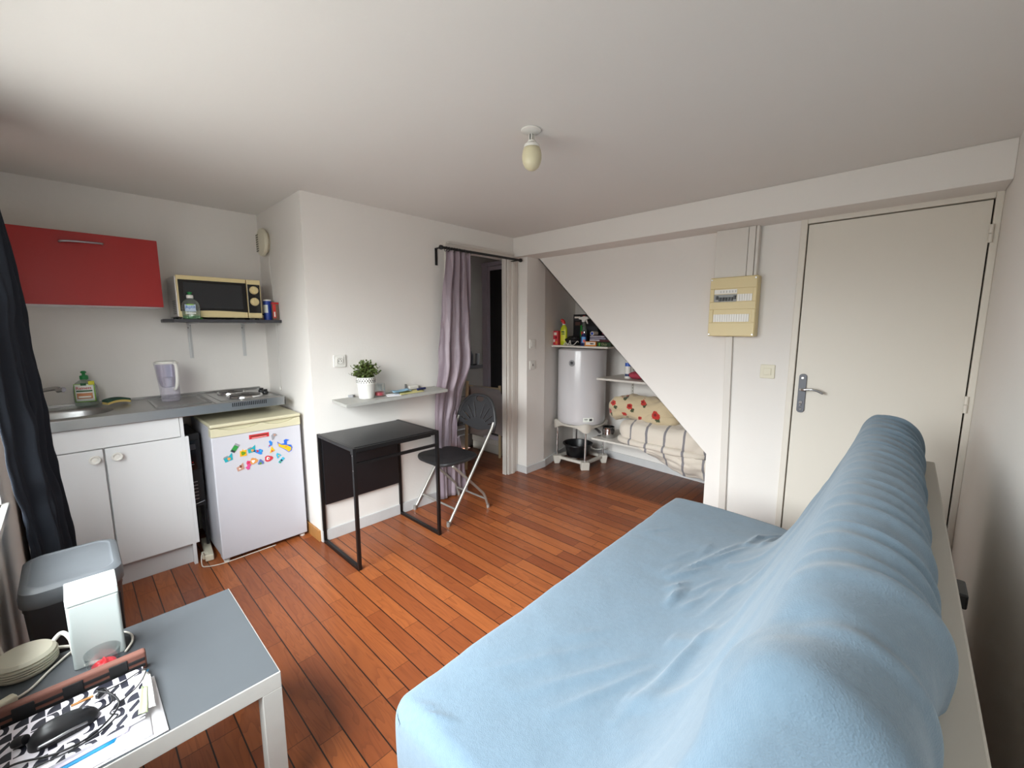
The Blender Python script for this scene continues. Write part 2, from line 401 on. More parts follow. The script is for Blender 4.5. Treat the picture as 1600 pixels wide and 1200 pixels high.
# entrance door
d = MB().box(E-.004, E+.036, DY0+.004, DY1-.004, .008, DZ-.004).build('door_1', M_door, bevel=.002); struct(d)
fr = MB()
fr.box(E-.012, E+.05, DY1+.002, DY1+.036, 0, DZ+.034).box(E-.012, E+.05, YR, DY0-.002, 0, DZ+.034).box(E-.012, E+.05, DY0-.002, DY1+.002, DZ+.002, DZ+.034)
struct(fr.build('trim_4', M_door, bevel=.004))
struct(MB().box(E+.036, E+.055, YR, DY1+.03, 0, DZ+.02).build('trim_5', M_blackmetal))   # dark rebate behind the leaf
hp = MB().prism(rrect(-2.301, -2.260, .893, 1.137, .018), 0, E-.014, E-.004).build('door_handle', pbr('dark_grey_metal', '5E6066', .45, .3), d, bevel=.002)
hp['label'] = 'grey metal backplate with curved lever'
lv = catmull([(E-.01, -2.276, 1.040), (E-.035, -2.278, 1.040), (E-.05, -2.292, 1.042), (E-.052, -2.325, 1.048), (E-.05, -2.36, 1.044), (E-.048, -2.392, 1.028)], 6)
MB().tube(lv, [.009]*8+[.008]*(len(lv)-8)).build('lever', M_chrome, hp, smooth=True)
MB().at((E-.0155, -2.279, .958), ry=-PI/2).lathe([(0, 0), (.009, 0), (.009, .003), (0, .003)], seg=16).build('keyhole', M_chrome, hp, smooth='auto')
MB().at((E-.0165, -2.279, .948)).box(-.002, .002, -.0035, .0035, -.012, .004).build('keyhole', M_chrome, hp)
for zz in (1.112, .915): MB().at((E-.0155, -2.279, zz), ry=-PI/2).lathe([(0, 0), (.009, 0), (.007, .003), (0, .003)], seg=14).build('screw', M_chrome, hp, smooth='auto')
for z0, z1 in ((1.833, 1.918), (.988, 1.075), (.20, .285)):
    q = MB()
    q.tube([(E-.018, DY0-.001, z0), (E-.018, DY0-.001, (z0+z1)/2-.001)], .0085, 12).tube([(E-.018, DY0-.001, (z0+z1)/2+.001), (E-.018, DY0-.001, z1)], .0085, 12)
    q.build('hinge', M_door, d, smooth='auto')

# shower room behind the doorway
struct(MB().box(-.85, 1.25, 1.0, 1.08, 0, H).build('wall_bathroom_back', M_tile))
struct(MB().box(-.93, -.85, .10, 1.08, 0, H).build('wall_bathroom_side', M_wall))
struct(MB().box(1.17, 1.25, .2, 1.0, 0, H).build('wall_bathroom_far', M_tile))
q = MB()
for z in (.30, .62, .94, 1.26, 1.58, 1.90): q.box(-.2, .30, .993, 1.0, z, z+.006)
for x in (.02, ): q.box(x, x+.005, .993, 1.0, 0, H)
struct(q.build('trim_6', M_blackmetal))      # dark tile joints
# ================================================================== CEILING LAMP
L = thing('ceiling_lamp', 'bare opal bulb hanging from a white ceiling rose', 'lamp', (-1.50, -1.511, H))
MB().lathe([(0, -.001), (.042, -.001), (.042, -.004), (.038, -.007), (0, -.007)], (-1.50, -1.511, H), 40).build('ceiling_rose', M_white, L, smooth='auto')
lx, ly = -1.478, -1.497
q = MB().at((lx, ly, 0))
q.box(-.011, -.004, -.007, .007, H-.034, H-.006).box(.004, .011, -.007, .007, H-.034, H-.006).box(-.011, .011, -.003, .003, H-.03, H-.007)
q.lathe([(.0, -.032), (.016, -.032), (.019, -.036), (.019, -.040), (.012, -.043), (0, -.043)], (0, 0, H), 28)
q.build('lamp_holder', M_white, L, smooth='auto')
MB().lathe([(.013, -.041), (.027, -.045), (.033, -.050), (.0345, -.060), (.034, -.063)], (lx, ly, H), 36).build('bulb_base', M_white, L, smooth='auto')
MB().lathe([(.034, -.061), (.0385, -.072), (.0415, -.088), (.0415, -.104), (.038, -.122), (.030, -.138), (.018, -.148), (.008, -.152), (0, -.153)], (lx, ly, H), 40).build('bulb', M_shade, L, smooth=True)

# ================================================================== KITCHEN
# red wall cabinet
R = thing('wall_cabinet', 'red lacquered flap-door kitchen cabinet hung on the wall', 'cabinet', (-2.82, .66, 1.54))
box('body', M_white2, R, -3.13, -2.503, .52, YK, 1.541, 1.92, .002)
dr = box('door', M_red, R, -3.13, -2.50, .50, .5185, 1.546, 1.926, .002)
hd = catmull([(-2.892, .497, 1.866), (-2.888, .478, 1.868), (-2.86, .472, 1.871), (-2.81, .470, 1.873), (-2.76, .472, 1.874), (-2.735, .478, 1.875), (-2.731, .497, 1.876)], 5)
MB().tube(hd, .0055, 10).build('handle', M_alu, dr, smooth=True)
# worktop unit
CT, CF, CB, CX0, CX1 = .972, .27, YK-.002, -3.14, -1.945
K = thing('kitchen_worktop', 'stainless steel kitchenette worktop with sink and two hot plates', 'worktop', (-2.54, .55, .915))
scx, scy, sa, sb = -2.975, .50, .195, .150      # bowl centre and half axes
q = MB()
# top skin with the bowl as an oval hole
NS = 64
def outer(a):
    c_, s_ = math.cos(a), math.sin(a)
    k = min(((.365 if c_ > 0 else .165-.004)/abs(c_)) if abs(c_) > 1e-6 else 9, ((.30 if s_ > 0 else .23)/abs(s_)) if abs(s_) > 1e-6 else 9)
    return (scx+k*c_, scy+k*s_)
angs = sorted([2*PI*i/NS for i in range(NS)] + [math.atan2(.30, .365), math.atan2(.30, -.161) % (2*PI), math.atan2(-.23, -.161) % (2*PI), math.atan2(-.23, .365) % (2*PI)])
def sup(a, k=1.0):
    c_, s_ = math.cos(a), math.sin(a); e = 2/2.6
    return (scx+k*sa*math.copysign(abs(c_)**e, c_), scy+k*sb*math.copysign(abs(s_)**e, s_))
rings = [[q.v((*outer(a), CT-.004)) for a in angs]]
for k, z in ((1.09, CT-.004), (1.04, CT-.0015), (1.0, CT-.006), (.97, CT-.02), (.93, CT-.08), (.85, CT-.125), (.6, CT-.14), (.25, CT-.143)): rings.append([q.v((*sup(a, k), z)) for a in angs])
rings.append([q.v((scx, scy, CT-.144))])
for A, B in zip(rings, rings[1:]):
    n_ = len(A)
    for i in range(n_):
        j = (i+1) % n_
        if len(B) == 1: q.f([A[i], A[j], B[0]])
        else: q.f([A[i], A[j], B[j], B[i]])
basin = q.build('sink_basin', M_steel, K, smooth='auto')
MB().lathe([(0, 0), (.028, 0), (.026, .003), (.012, .0045), (0, .003)], (scx, scy, CT-.1435), 24).build('drain', M_chrome, basin, smooth='auto')
q = MB(); q.box(scx+.365, -2.33, CF+.012, CB, CT-.03, CT-.004)
q.box(CX0, CX1, CF, CF+.012, CT-.058, CT-.002).box(CX0, CX1, CB-.014, CB, CT-.05, CT+.012).box(CX1-.01, CX1, CF, CB, CT-.058, CT).box(CX0, CX0+.006, CF, CB, CT-.058, CT-.002)
q.build('top', M_steel, K, bevel=.003)
q = MB()      # ribbed drainer
q.box(-2.60, -2.34, .345, .352, CT-.004, CT+.001).box(-2.60, -2.34, .365, .371, CT-.004, CT+.001).box(-2.60, -2.34, .385, .391, CT-.004, CT+.001)
q.box(-2.60, -2.34, .74, .746, CT-.004, CT+.0015).box(-2.345, -2.339, .345, .746, CT-.004, CT+.0015).box(-2.603, -2.597, .345, .746, CT-.004, CT+.0015)
for i in range(10): q.box(-2.585, -2.36, .42+.031*i, .424+.031*i, CT-.004, CT-.0025)
q.build('drainer', M_steel, K, bevel=.001)
hob = box('hob', M_steel, K, -2.33, CX1-.01, CF+.012, CB-.014, CT-.03, CT-.002, .003)
q = MB(); q.box(-2.295, -2.291, .34, .78, CT-.002, CT+.0012).box(-2.295, -1.965, .34, .344, CT-.002, CT+.0012).box(-2.295, -1.965, .776, .78, CT-.002, CT+.0012).box(-1.969, -1.965, .34, .78, CT-.002, CT+.0012); q.build('rim', M_steel, hob)
M_plate = pbr('cast_iron_plate', '4A4644', .38, .7)
for x, y, r in ((-2.135, .445, .098), (-2.165, .665, .080)):
    hpz = MB().lathe([(r*.82, .010), (r, .012), (r*1.03, .006), (r*1.03, -.002)], (x, y, CT), 48, cap=False).build('plate_ring', M_chrome, hob, smooth='auto')
    prof = [(0, .014), (r*.22, .014), (r*.25, .0165), (r*.28, .0165)]
    for k in range(5): prof += [(r*(.34+.1*k), .0175), (r*(.36+.1*k), .0165), (r*(.41+.1*k), .0165)]
    prof += [(r*.88, .015), (r*.9, .001)]
    MB().lathe(prof, (x, y, CT), 48).build('hot_plate', M_plate, hob, smooth='auto')
for y in (.60, .515):
    q = MB(); q.lathe([(0, -.002), (.019, -.002), (.019, .01), (.016, .014), (0, .014)], (-1.995, y, CT), 24); q.box(-2.008, -1.982, y-.006, y+.006, CT+.01, CT+.026); q.build('knob', M_black, hob, smooth='auto', bevel=.001)
q = MB()
for i in range(19): q.box(-2.252+.0103*i, -2.247+.0103*i, CF-.0015, CF+.004, CT-.033, CT-.009)
q.build('vent_slots', M_black, hob)
fa = catmull([(-3.09, .72, CT-.01), (-3.09, .72, CT+.06), (-3.08, .70, CT+.095), (-3.04, .655, CT+.115), (-2.985, .60, CT+.128), (-2.968, .585, CT+.126)], 6)
fo = MB().tube(fa, .011, 12).lathe([(0, 0), (.026, 0), (.026, .03), (.018, .045), (.0, .045)], (-3.09, .72, CT-.004), 24).build('faucet', M_chrome, K, smooth='auto')
MB().tube([(-2.975, .591, CT+.118), (-2.960, .577, CT+.121), (-2.952, .570, CT+.121)], .0135, 14).build('aerator', M_chrome, fo, smooth='auto')

# base cabinet
B_ = thing('base_cabinet', 'white two-door sink base cabinet under the worktop', 'cabinet', (-2.81, .55, 0))
box('body', M_white2, B_, -3.14, -2.498, .315, YK-.01, .12, .912, .001)
box('apron', M_white2, B_, -3.14, -2.516, .29, .315, .799, .912, .001)
box('side_panel', M_white2, B_, -2.514, -2.497, .292, YK-.01, 0.0, .912, .001)
box('kick_board', M_kitgrey, B_, -3.14, -2.498, .335, .352, 0, .12, .001)
for x0, x1, kx in ((-3.14, -2.842, -2.876), (-2.834, -2.474-.005, -2.791)):
    dd = box('door', M_white2, B_, x0, x1, .293, .312, .132, .793, .0025)
    MB().at((kx, .293, .745), rx=PI/2).lathe([(0, 0), (.011, 0), (.010, .012), (.022, .017), (.0235, .022), (.021, .026), (.016, .0255), (.012, .0215), (0, .021)], seg=28).build('knob', M_white, dd, smooth='auto')

# dark compact oven kept on end beside the cabinet
O = thing('mini_oven', 'black mini oven with red pilot light, wedged between cabinet and fridge', 'oven', (-2.44, .56, .30))
box('body', M_black, O, -2.494, -2.408, .42, .78, .31, .78, .006)
box('control_panel', M_blackgloss, O, -2.488, -2.415, .413, .42, .55, .74, .002)
MB().at((-2.455, .413, .60), rx=PI/2).lathe([(0, 0), (.0045, 0), (.003, .003), (0, .003)], seg=12).build('pilot_light', M_red2, O, smooth='auto')
box('badge', M_alu, O, -2.462, -2.448, .411, .414, .585, .588, 0)
box('switch', M_greygrey, O, -2.475, -2.435, .405, .414, .68, .715, .003)
q = MB()
for i in range(6): q.box(-2.465, -2.44, .417, .4215, .36+.022*i, .364+.022*i)
q.build('vent_slots', M_alu, O)
q = MB().tube([(-2.49, .412, .325), (-2.415, .405, .345)], .003); q.build('door_edge', M_chrome, O, smooth=True)
for x in (-2.49, -2.415):
    for y in (.44, .76): MB().tube([(x, y, 0), (x, y, .312)], .009).build('leg', M_black, O)
# power strip and its lead
PS = thing('power_strip', 'white multi-socket power strip lying on the floor beside the fridge', 'power strip', (-2.43, .42, 0))
MB().at((-2.428, .41, .0), rz=math.radians(-6)).box(-.022, .022, -.145, .145, .002, .042).build('housing', M_ivory, PS, bevel=.006)
MB().at((-2.455, .315, .0)).box(-.018, .012, -.02, .025, .006, .046).build('plug', M_ivory, PS, bevel=.006)
cb = catmull([(-2.462, .30, .03), (-2.473, .275, .065), (-2.486, .25, .05), (-2.49, .22, .01), (-2.47, .20, .005), (-2.43, .18, .005), (-2.38, .172, .004), (-2.28, .174, .004), (-2.10, .178, .004)], 8)
MB().tube(cb, .0032, 8).build('lead', M_cable, PS, smooth=True)

# fridge
F = thing('fridge', 'white under-counter fridge with cream top covered in colourful magnets', 'fridge', (-2.15, .45, 0))
M_fr = pbr('fridge_enamel', 'BFBFC6', .35)
box('body', M_fr, F, -2.392, -1.902, .225, .74, .028, .838, .006)
box('door', M_fr, F, -2.395, -1.900, .170, .222, .024, .785, .006)
q = MB(); q.box(-2.397, -1.897, .162, .745, .842, .863); q.build('top', M_creamlt, F, bevel=.006)
q = MB()      # cream handle strip with the two scooped grips
n_ = 48; up_ = []
for i in range(n_+1):
    u = i/n_; d_ = 0
    for c_, w_ in ((.30, .24), (.74, .20)):
        if abs(u-c_) < w_: d_ = max(d_, .022*(1-abs((u-c_)/w_)**2.2))
    up_.append((-2.395+.495*u, .838-d_))
q.prism([(-2.395, .786)]+up_+[(-1.900, .786)], 1, .167, .190); q.box(-2.395, -1.90, .186, .222, .786, .838)
q.build('handle_strip', M_creamlt, F, bevel=.0015)
for x in (-2.37, -1.925):
    for y in (.20, .70): MB().lathe([(0, 0), (.016, 0), (.016, .012), (.008, .014), (.008, .03), (0, .03)], (x, y, 0), 16).build('foot', M_white, F, smooth='auto')
# ---- fridge magnets
def mcol(h): return pbr('magnet_'+h, h, .4)
MC = {k: mcol(k) for k in ('C22430', '2F8A3E', '1F9DA8', 'E8A81E', '5E8B1E', '2C63C8', 'B78B7A', 'D04A86', 'CF8E4E', '5C6FA8', 'C33A46', 'E2B31C', '3FA9C6', '8F8F94', 'EDEBE4', '2C7FD0', '27333A', '6A3A2A')}
def magnet(x, z, rot, shapes, label, group='fridge magnets'):
    """shapes: list of (colour, outline points in mm); stacked thin layers"""
    t_ = thing('fridge_magnet', label, 'magnet', (x, .1695, z), group)
    y = .1699
    for i, (c_, pts) in enumerate(shapes):
        q = MB()
        cr, sr = math.cos(rot), math.sin(rot)
        P_ = [(x+(px*cr-pz*sr)*.00112, z+(px*sr+pz*cr)*.00112) for px, pz in pts]
        q.prism(P_, 1, y-.0028-.0006*i, y)
        q.build('backing' if i == 0 else 'motif', MC[c_], t_)
def blob(r, n=14, k=.25, seed=0, sx=1, sz=1, cx=0, cz=0):
    rr = random.Random(seed); out = []
    ph = rr.random()*6
    for i in range(n):
        a = 2*PI*i/n; q = r*(1+k*math.sin(3*a+ph)*.6+k*(rr.random()-.5))
        out.append((cx+q*sx*math.cos(a), cz+q*sz*math.sin(a)))
    return out
def sq(w_, h_, cx=0, cz=0): return [(cx-w_/2, cz-h_/2), (cx+w_/2, cz-h_/2), (cx+w_/2, cz+h_/2), (cx-w_/2, cz+h_/2)]
magnet(-2.147, .754, .0, [('C22430', sq(98, 24)), ('EDEBE4', sq(74, 1.6, 0, -7)), ('6A3A2A', sq(84, 6, 0, 3))], 'long red strip magnet near the top of the fridge door')
magnet(-2.281, .703, .95, [('8F8F94', sq(50, 24)), ('2F8A3E', sq(36, 21, -4, 0)), ('27333A', sq(10, 18, -18, 0))], 'green and grey slanted magnet, highest on the left')
magnet(-2.318, .650, .3, [('1F9DA8', [(-22, -16), (14, -18), (24, 20), (2, 6), (-22, 8)]), ('CF8E4E', blob(8, cx=0, cz=-5, seed=3)), ('8F8F94', [(-24, 6), (4, 8), (0, 14), (-18, 14)])], 'teal jagged magnet at the far left of the fridge door')
magnet(-2.240, .664, 0, [('E8A81E', [(-16, -18), (16, -18), (14, 4), (17, 16), (2, 13), (-1, 22), (-6, 12), (-15, 14)]), ('5E8B1E', blob(11, cx=0, cz=-2, seed=4))], 'yellow star-shaped magnet with a green centre')
magnet(-2.193, .675, .2, [('1F9DA8', [(-20, -14), (12, -18), (22, 20), (0, 8), (-20, 10)]), ('CF8E4E', blob(7, cx=1, cz=-5, seed=3)), ('8F8F94', [(-22, 8), (4, 10), (0, 16), (-16, 15)])], 'teal jagged magnet touching the blue one in the middle')
magnet(-2.155, .654, -.3, [('2C7FD0', blob(17, 16, .5, 6, 1.3, .8)), ('C33A46', blob(6, cx=-8, cz=2, seed=2)), ('3FA9C6', blob(5, cx=9, cz=4, seed=2))], 'blue splash-shaped magnet with a red dot in the middle')
magnet(-2.262, .578, .2, [('B78B7A', [(-17, -18), (15, -16), (18, 20), (2, 10), (-18, 4)]), ('6A3A2A', sq(9, 14, 3, 4)), ('EDEBE4', sq(8, 6, -4, -6))], 'tan and white ragged magnet, lowest on the left')
magnet(-2.218, .581, 0, [('D04A86', [(-6, -26), (4, -24), (6, -8), (14, -2), (8, 8), (10, 22), (-4, 26), (-10, 14), (-5, -4), (-16, -10)]), ('C33A46', blob(7, cx=1, cz=14, seed=8))], 'tall narrow pink magnet')
magnet(-2.188, .600, .2, [('CF8E4E', blob(18, 16, .25, 9, 1.1, .95)), ('EDEBE4', blob(8, cx=-3, cz=0, seed=1))], 'round orange-brown magnet beside the tall pink one')
magnet(-2.150, .583, 0, [('5C6FA8', blob(14, 14, .35, 11, .95, 1.1)), ('5E8B1E', blob(6, cx=-2, cz=-6, seed=5))], 'small purple and green magnet')
magnet(-2.105, .597, -.1, [('C33A46', blob(20, 16, .2, 13, 1.05, .9)), ('EDEBE4', blob(9, cx=-3, cz=1, seed=7)), ('6A3A2A', blob(4, cx=0, cz=0, seed=7))], 'round red and white magnet')
magnet(-2.092, .690, .3, [('2C7FD0', [(-14, -16), (8, -12), (16, 2), (10, 18), (0, 14), (2, 0)]), ('C33A46', blob(4, cx=-4, cz=-9, seed=4))], 'small blue crescent magnet with a red spot')
magnet(-2.080, .648, 0, [('E2B31C', [(-12, -16), (14, -6), (-2, 22)]), ('C33A46', blob(5, cx=0, cz=-6, seed=4))], 'yellow triangular magnet left of the large yellow one')
magnet(-2.062, .736, .2, [('8F8F94', [(-16, -18), (-8, -18), (0, -2), (16, -2), (12, 12), (-2, 17), (-14, 8)]), ('B78B7A', blob(6, cx=3, cz=6, seed=3))], 'grey hook-shaped magnet at the top right')
magnet(-2.007, .655, -.35, [('2C63C8', [(-46, 22), (-40, 10), (-28, -6), (-8, -12), (14, -20), (34, -30), (46, -16), (44, 4), (32, 16), (10, 14), (4, 34), (16, 42), (-4, 44), (-14, 36), (-6, 18), (-22, 12)]), ('E2B31C', [(-40, 16), (-30, -4), (-6, -10), (16, -17), (32, -26), (42, -14), (38, 2), (10, 10), (-20, 8)]), ('CF8E4E', blob(6, cx=8, cz=2, seed=3))], 'largest magnet, yellow with a blue outline at the right')
magnet(-2.045, .604, .2, [('3FA9C6', [(-10, -16), (2, -10), (14, -6), (8, 6), (-4, 18), (-12, 8)]), ('E2B31C', blob(4, cx=1, cz=-2, seed=2))], 'small turquoise magnet with a yellow dot')
magnet(-2.030, .568, .75, [('3FA9C6', sq(38, 15)), ('27333A', sq(9, 10)), ('5E8B1E', sq(6, 10, -12, 0))], 'small turquoise strip magnet at the lower right')

# shelf with microwave
S = thing('wall_shelf', 'dark grey bracketed wall shelf carrying the microwave', 'shelf', (-2.17, .65, 1.457))
MB().prism([(-2.464, .452), (-1.874, .452), (-1.874, YK), (-2.482, YK), (-2.5, .60)], 2, 1.459, 1.478).build('board', M_greygrey, S, bevel=.002)
M_brk = pbr('white_metal_bracket', 'C9C9C8', .4)
for x in (-2.338, -2.021):
    q = MB(); q.prism([(YK-.001, 1.219), (YK-.007, 1.219), (YK-.010, 1.40), (YK-.03, 1.452), (.53, 1.452), (.53, 1.459), (YK-.001, 1.459)], 0, x-.0025, x+.0025)
    q.box(x-.011, x+.011, YK-.004, YK-.001, 1.219, 1.458).box(x-.011, x+.011, .53, YK, 1.4545, 1.459)
    br = q.build('bracket', M_brk, S, bevel=.0008)
    for zz in (1.44, 1.425): MB().at((x+(.006 if zz > 1.43 else -.005), YK-.004, zz), rx=PI/2).lathe([(0, 0), (.0035, 0), (.002, .002), (0, .002)], seg=10).build('screw', M_black, br)
M_ = thing('microwave', 'cream microwave oven with dark door and two dials', 'microwave', (-2.2, .62, 1.478))
box('body', pbr('pale_metal_casing', 'C9C5C2', .3, .35), M_, -2.434, -1.982, .522, .81, 1.490, 1.742, .006, 'pale metal casing')
mdo = box('door', M_cream, M_, -2.431, -2.064, .497, .521, 1.490, 1.742, .004)
q = MB(); arc = [(-2.423, 1.716), (-2.423, 1.526)] + [(-2.423+.352*i/10, 1.526+.007*math.sin(PI*i/10)) for i in range(1, 10)] + [(-2.066, 1.526), (-2.066, 1.716)]
q.prism(arc, 1, .4935, .499); win = q.build('window', M_blackgloss, mdo)
box('mesh_screen', pbr('dark_screen', '222326', .3), mdo, -2.40, -2.09, .4928, .4938, 1.548, 1.70, 0)
mp = box('control_panel', M_cream, M_, -2.060, -1.978, .497, .521, 1.490, 1.742, .004)
box('panel_face', M_blackgloss, mp, -2.057, -1.984, .494, .499, 1.524, 1.711, .001)
for zz in (1.674, 1.598):
    q = MB().at((-2.020, .4935, zz), rx=PI/2).lathe([(0, 0), (.027, 0), (.026, .006), (.022, .012), (.0, .013)], seg=36); q.box(-.005, .005, -.021, .021, .01, .020)
    q.build('dial', M_cream, mp, smooth='auto')
box('name_strip', M_alu, mp, -2.035, -2.004, .4942, .4947, 1.548, 1.553, 0)
box('push_button', M_cream, mp, -2.054, -1.984, .4945, .498, 1.495, 1.520, .002)
q = MB()
for i in range(8): q.box(-2.4352, -2.4332, .56, .66, 1.51+.011*i, 1.5145+.011*i)
q.build('vent_slots', M_black, M_)
for x, y in ((-2.41, .54), (-2.0, .54), (-2.41, .77), (-2.0, .77)): MB().lathe([(0, 0), (.014, 0), (.014, .0125), (0, .0125)], (x, y, 1.478), 12).build('foot', M_black, M_)
MB().tube(catmull([(-1.985, .62, 1.53), (-1.955, .62, 1.525), (-1.925, .60, 1.51), (-1.895, .60, 1.49), (-1.89, .66, 1.483), (-1.95, .72, 1.483), (-1.985, .68, 1.52)], 6), .004).build('power_cable', M_black, M_, smooth=True)

def soap_bottle(name, label, x, y, z, w_, d_, h_, rz, capcol, top, liquid=None):
    t_ = thing(name, label, 'bottle', (x, y, z))
    prof = [(.40, 0), (.47, .02), (.5, .15), (.5, .42), (.47, .56), (.38, .66), (.24, .72), (.16, .745), (.16, .77)]
    m = Matrix.Translation((x, y, z)) @ Matrix.Rotation(rz, 4, 'Z')
    q = MB(); q.M = m; q.lathe([(r*w_, zz*h_) for r, zz in prof], seg=36, sy=d_/w_); q.build('bottle_body', M_bottle, t_, smooth='auto')
    q = MB(); q.M = m
    if top == 'pull':
        q.lathe([(0, .76*h_), (.17*w_, .76*h_), (.17*w_, .86*h_), (.13*w_, .875*h_), (.07*w_, .88*h_), (.07*w_, .93*h_), (.12*w_, .95*h_), (.12*w_, .97*h_), (.07*w_, h_), (0, h_)], seg=24)
        q.build('cap', capcol, t_, smooth='auto')
    else:
        q.lathe([(0, .76*h_), (.19*w_, .76*h_), (.19*w_, .865*h_), (.15*w_, .88*h_), (0, .88*h_)], seg=24); q.build('collar', M_white, t_, smooth='auto')
        q = MB(); q.M = m; q.lathe([(0, .87*h_), (.09*w_, .87*h_), (.09*w_, .93*h_), (.13*w_, .94*h_), (.13*w_, .98*h_), (0, h_)], seg=20); q.build('cap', capcol, t_, smooth='auto')
    if liquid:
        q = MB(); q.M = m; q.lathe([(.38*w_, .004*h_), (.45*w_, .02*h_), (.482*w_, .10*h_), (.482*w_, .13*h_)], seg=30, sy=d_/w_); q.build('liquid', liquid, t_, smooth='auto')
    return t_, m
def label_patch(name, m, w_, d_, z0, z1, half, mat, parent, off=.0012, cx=0.0, slant=0):
    """label bent around the front of an oval bottle"""
    q = MB(); q.M = m; rows = []
    for k in range(5):
        zz = z0+(z1-z0)*k/4; row = []
        for i in range(17):
            xx = cx+slant*(k/4-.5)-half+2*half*i/16
            xx = max(-w_/2*.97, min(w_/2*.97, xx)); yy = -d_/2*math.sqrt(max(0, 1-(xx/(w_/2))**2))-off
            row.append((xx, yy, zz))
        rows.append(row)
    q.grid(rows); return q.build(name, mat, parent, smooth=True, solid=.0006)
M_lab = pbr('white_label', 'E4E8E0', .5); M_labg = pbr('green_label', '8CC63E', .5); M_laby = pbr('yellow_label', 'D8D23A', .5); M_labp = pbr('salmon_label', 'C9885E', .5); M_labred = pbr('red_lettering', 'C02030', .5); M_labblue = pbr('blue_lettering', '1F5FB4', .5); M_labdark = pbr('dark_leaf_print', '1E5A34', .5)
M_liqg = clear('green_liquid', '7EDC7E', .1, .1, .35, '2FB32F')
# soap with green drops on the microwave shelf
t_, m = soap_bottle('dish_soap_bottle', 'clear dish soap bottle with blue lettering standing before the microwave', -2.375, .4735, 1.478, .092, .040, .165, math.radians(-18), M_green, 'flip', M_liqg)
label_patch('label', m, .092, .040, .045, .088, .027, pbr('frosted_label', 'AEBFD0', .4), t_)
mt = m @ Matrix.Translation((0, -.0226, .072)) @ Matrix.Rotation(PI/2, 4, 'X') @ Matrix.Rotation(.12, 4, 'Z')
text('lettering', 'Apta', .026, M_labblue, t_, mt, .0007)
label_patch('green_swoosh', m, .092, .040, .084, .090, .018, M_labg, t_, .0022)
label_patch('white_band', m, .092, .040, .032, .038, .026, M_lab, t_, .0022)
MB().prism(rrect(-2.40, -2.322, .462, .490, .006), 2, 1.4785, 1.486).build('drip_tray', M_liqg, t_)
# salt and pepper-like boxes at the right end of the shelf
t_ = thing('salt_canister', 'blue and white cardboard canister with white lid at the shelf end', 'canister', (-1.925, .56, 1.478))
MB().lathe([(0, 0), (.026, 0), (.026, .030), (0, .030)], (-1.925, .56, 1.478), 28).build('bottom_band', M_blue, t_, smooth='auto')
MB().lathe([(0, .030), (.026, .030), (.026, .132), (0, .132)], (-1.925, .56, 1.478), 28).build('can_body', M_blue, t_, smooth='auto')
MB().lathe([(0, .132), (.0275, .132), (.0275, .142), (0, .142)], (-1.925, .56, 1.478), 28).build('lid', M_white, t_, smooth='auto')
q = MB().at((-1.925, .56, 1.478), rz=-.9); q.grid([[(.0265*math.sin(a), -.0265*math.cos(a), zz) for a in [(-.7+.14*i) for i in range(11)]] for zz in (.05, .085, .105)]); q.build('label', M_lab, t_, solid=.0006)
t_ = thing('spice_box', 'clear spice box with red lid and red label beside the canister', 'box', (-1.892, .505, 1.478))
q = MB().box(-1.914, -1.876, .488, .522, 1.478, 1.588); q.build('box_body', pbr('ground_spice', '6E5848', .5), t_, bevel=.003)
q = MB().box(-1.9155, -1.8745, .4865, .5235, 1.586, 1.60); q.build('lid', M_red2, t_, bevel=.003)
q = MB().box(-1.9145, -1.895, .4872, .489, 1.492, 1.582); q.build('label', pbr('red_label', 'C8342E', .5), t_)
q = MB().box(-1.909, -1.900, .4862, .4874, 1.50, 1.535); q.build('barcode_patch', M_lab, t_)
# round air vent
V = thing('air_vent', 'round cream ventilation disc on the side wall above the microwave', 'vent', (XK, .645, 2.02))
q = MB().at((XK-.001, .642, 2.022), ry=-PI/2).lathe([(0, 0), (.072, 0), (.072, .016), (.094, .020), (.096, .028), (.092, .040), (.08, .045), (0, .047)], seg=48); q.build('disc', M_ivory, V, smooth='auto')
MB().tube(catmull([(XK-.012, .58, 1.93), (XK-.005, .59, 1.75), (XK-.004, .565, 1.47), (XK-.004, .565, .99)], 6), .0011, 6).lathe([(0, -.012), (.005, -.01), (.006, 0), (.003, .01), (0, .012)], (XK-.008, .565, .985), 12).build('pull_cord', M_white, V, smooth=True)
q = MB()
for i in range(8): q.box(XK-.049, XK-.044, .668, .712, 1.962+.0155*i, 1.970+.0155*i)
q.build('grille_slots', pbr('grille_shadow', '7A766A', .6), V)
# water filter jug
J = thing('water_filter_jug', 'lilac-tinted water filter jug with white handle standing on the worktop', 'jug', (-2.50, .66, CT))
jx, jy, jz = -2.508, .60, CT+.001
def rr_ring(q, w_, d_, z, sh=0, n=6):
    return [q.v((jx+sh+px, jy+py, jz+z)) for px, py in rrect(-w_/2, w_/2, -d_/2, d_/2, min(w_, d_)*.32, n)]
q = MB(); rg = [rr_ring(q, w_, d_, z, sh) for w_, d_, z, sh in ((.088, .088, 0, .006), (.092, .09, .01, .006), (.098, .1, .10, .004), (.108, .11, .20, 0), (.112, .115, .232, -.002))]
for A, B in zip(rg, rg[1:]):
    for i in range(len(A)): q.f([A[i], A[(i+1) % len(A)], B[(i+1) % len(A)], B[i]])
q.f(rg[0][::-1]); q.build('jug_body', M_jug, J, smooth='auto')
q = MB(); rg = [rr_ring(q, w_, d_, z, sh) for w_, d_, z, sh in ((.05, .06, .085, .004), (.075, .08, .09, .004), (.098, .098, .13, .003), (.104, .105, .225, 0))]
for A, B in zip(rg, rg[1:]):
    for i in range(len(A)): q.f([A[i], A[(i+1) % len(A)], B[(i+1) % len(A)], B[i]])
q.f(rg[0][::-1]); q.build('funnel', M_jug, J, smooth='auto')
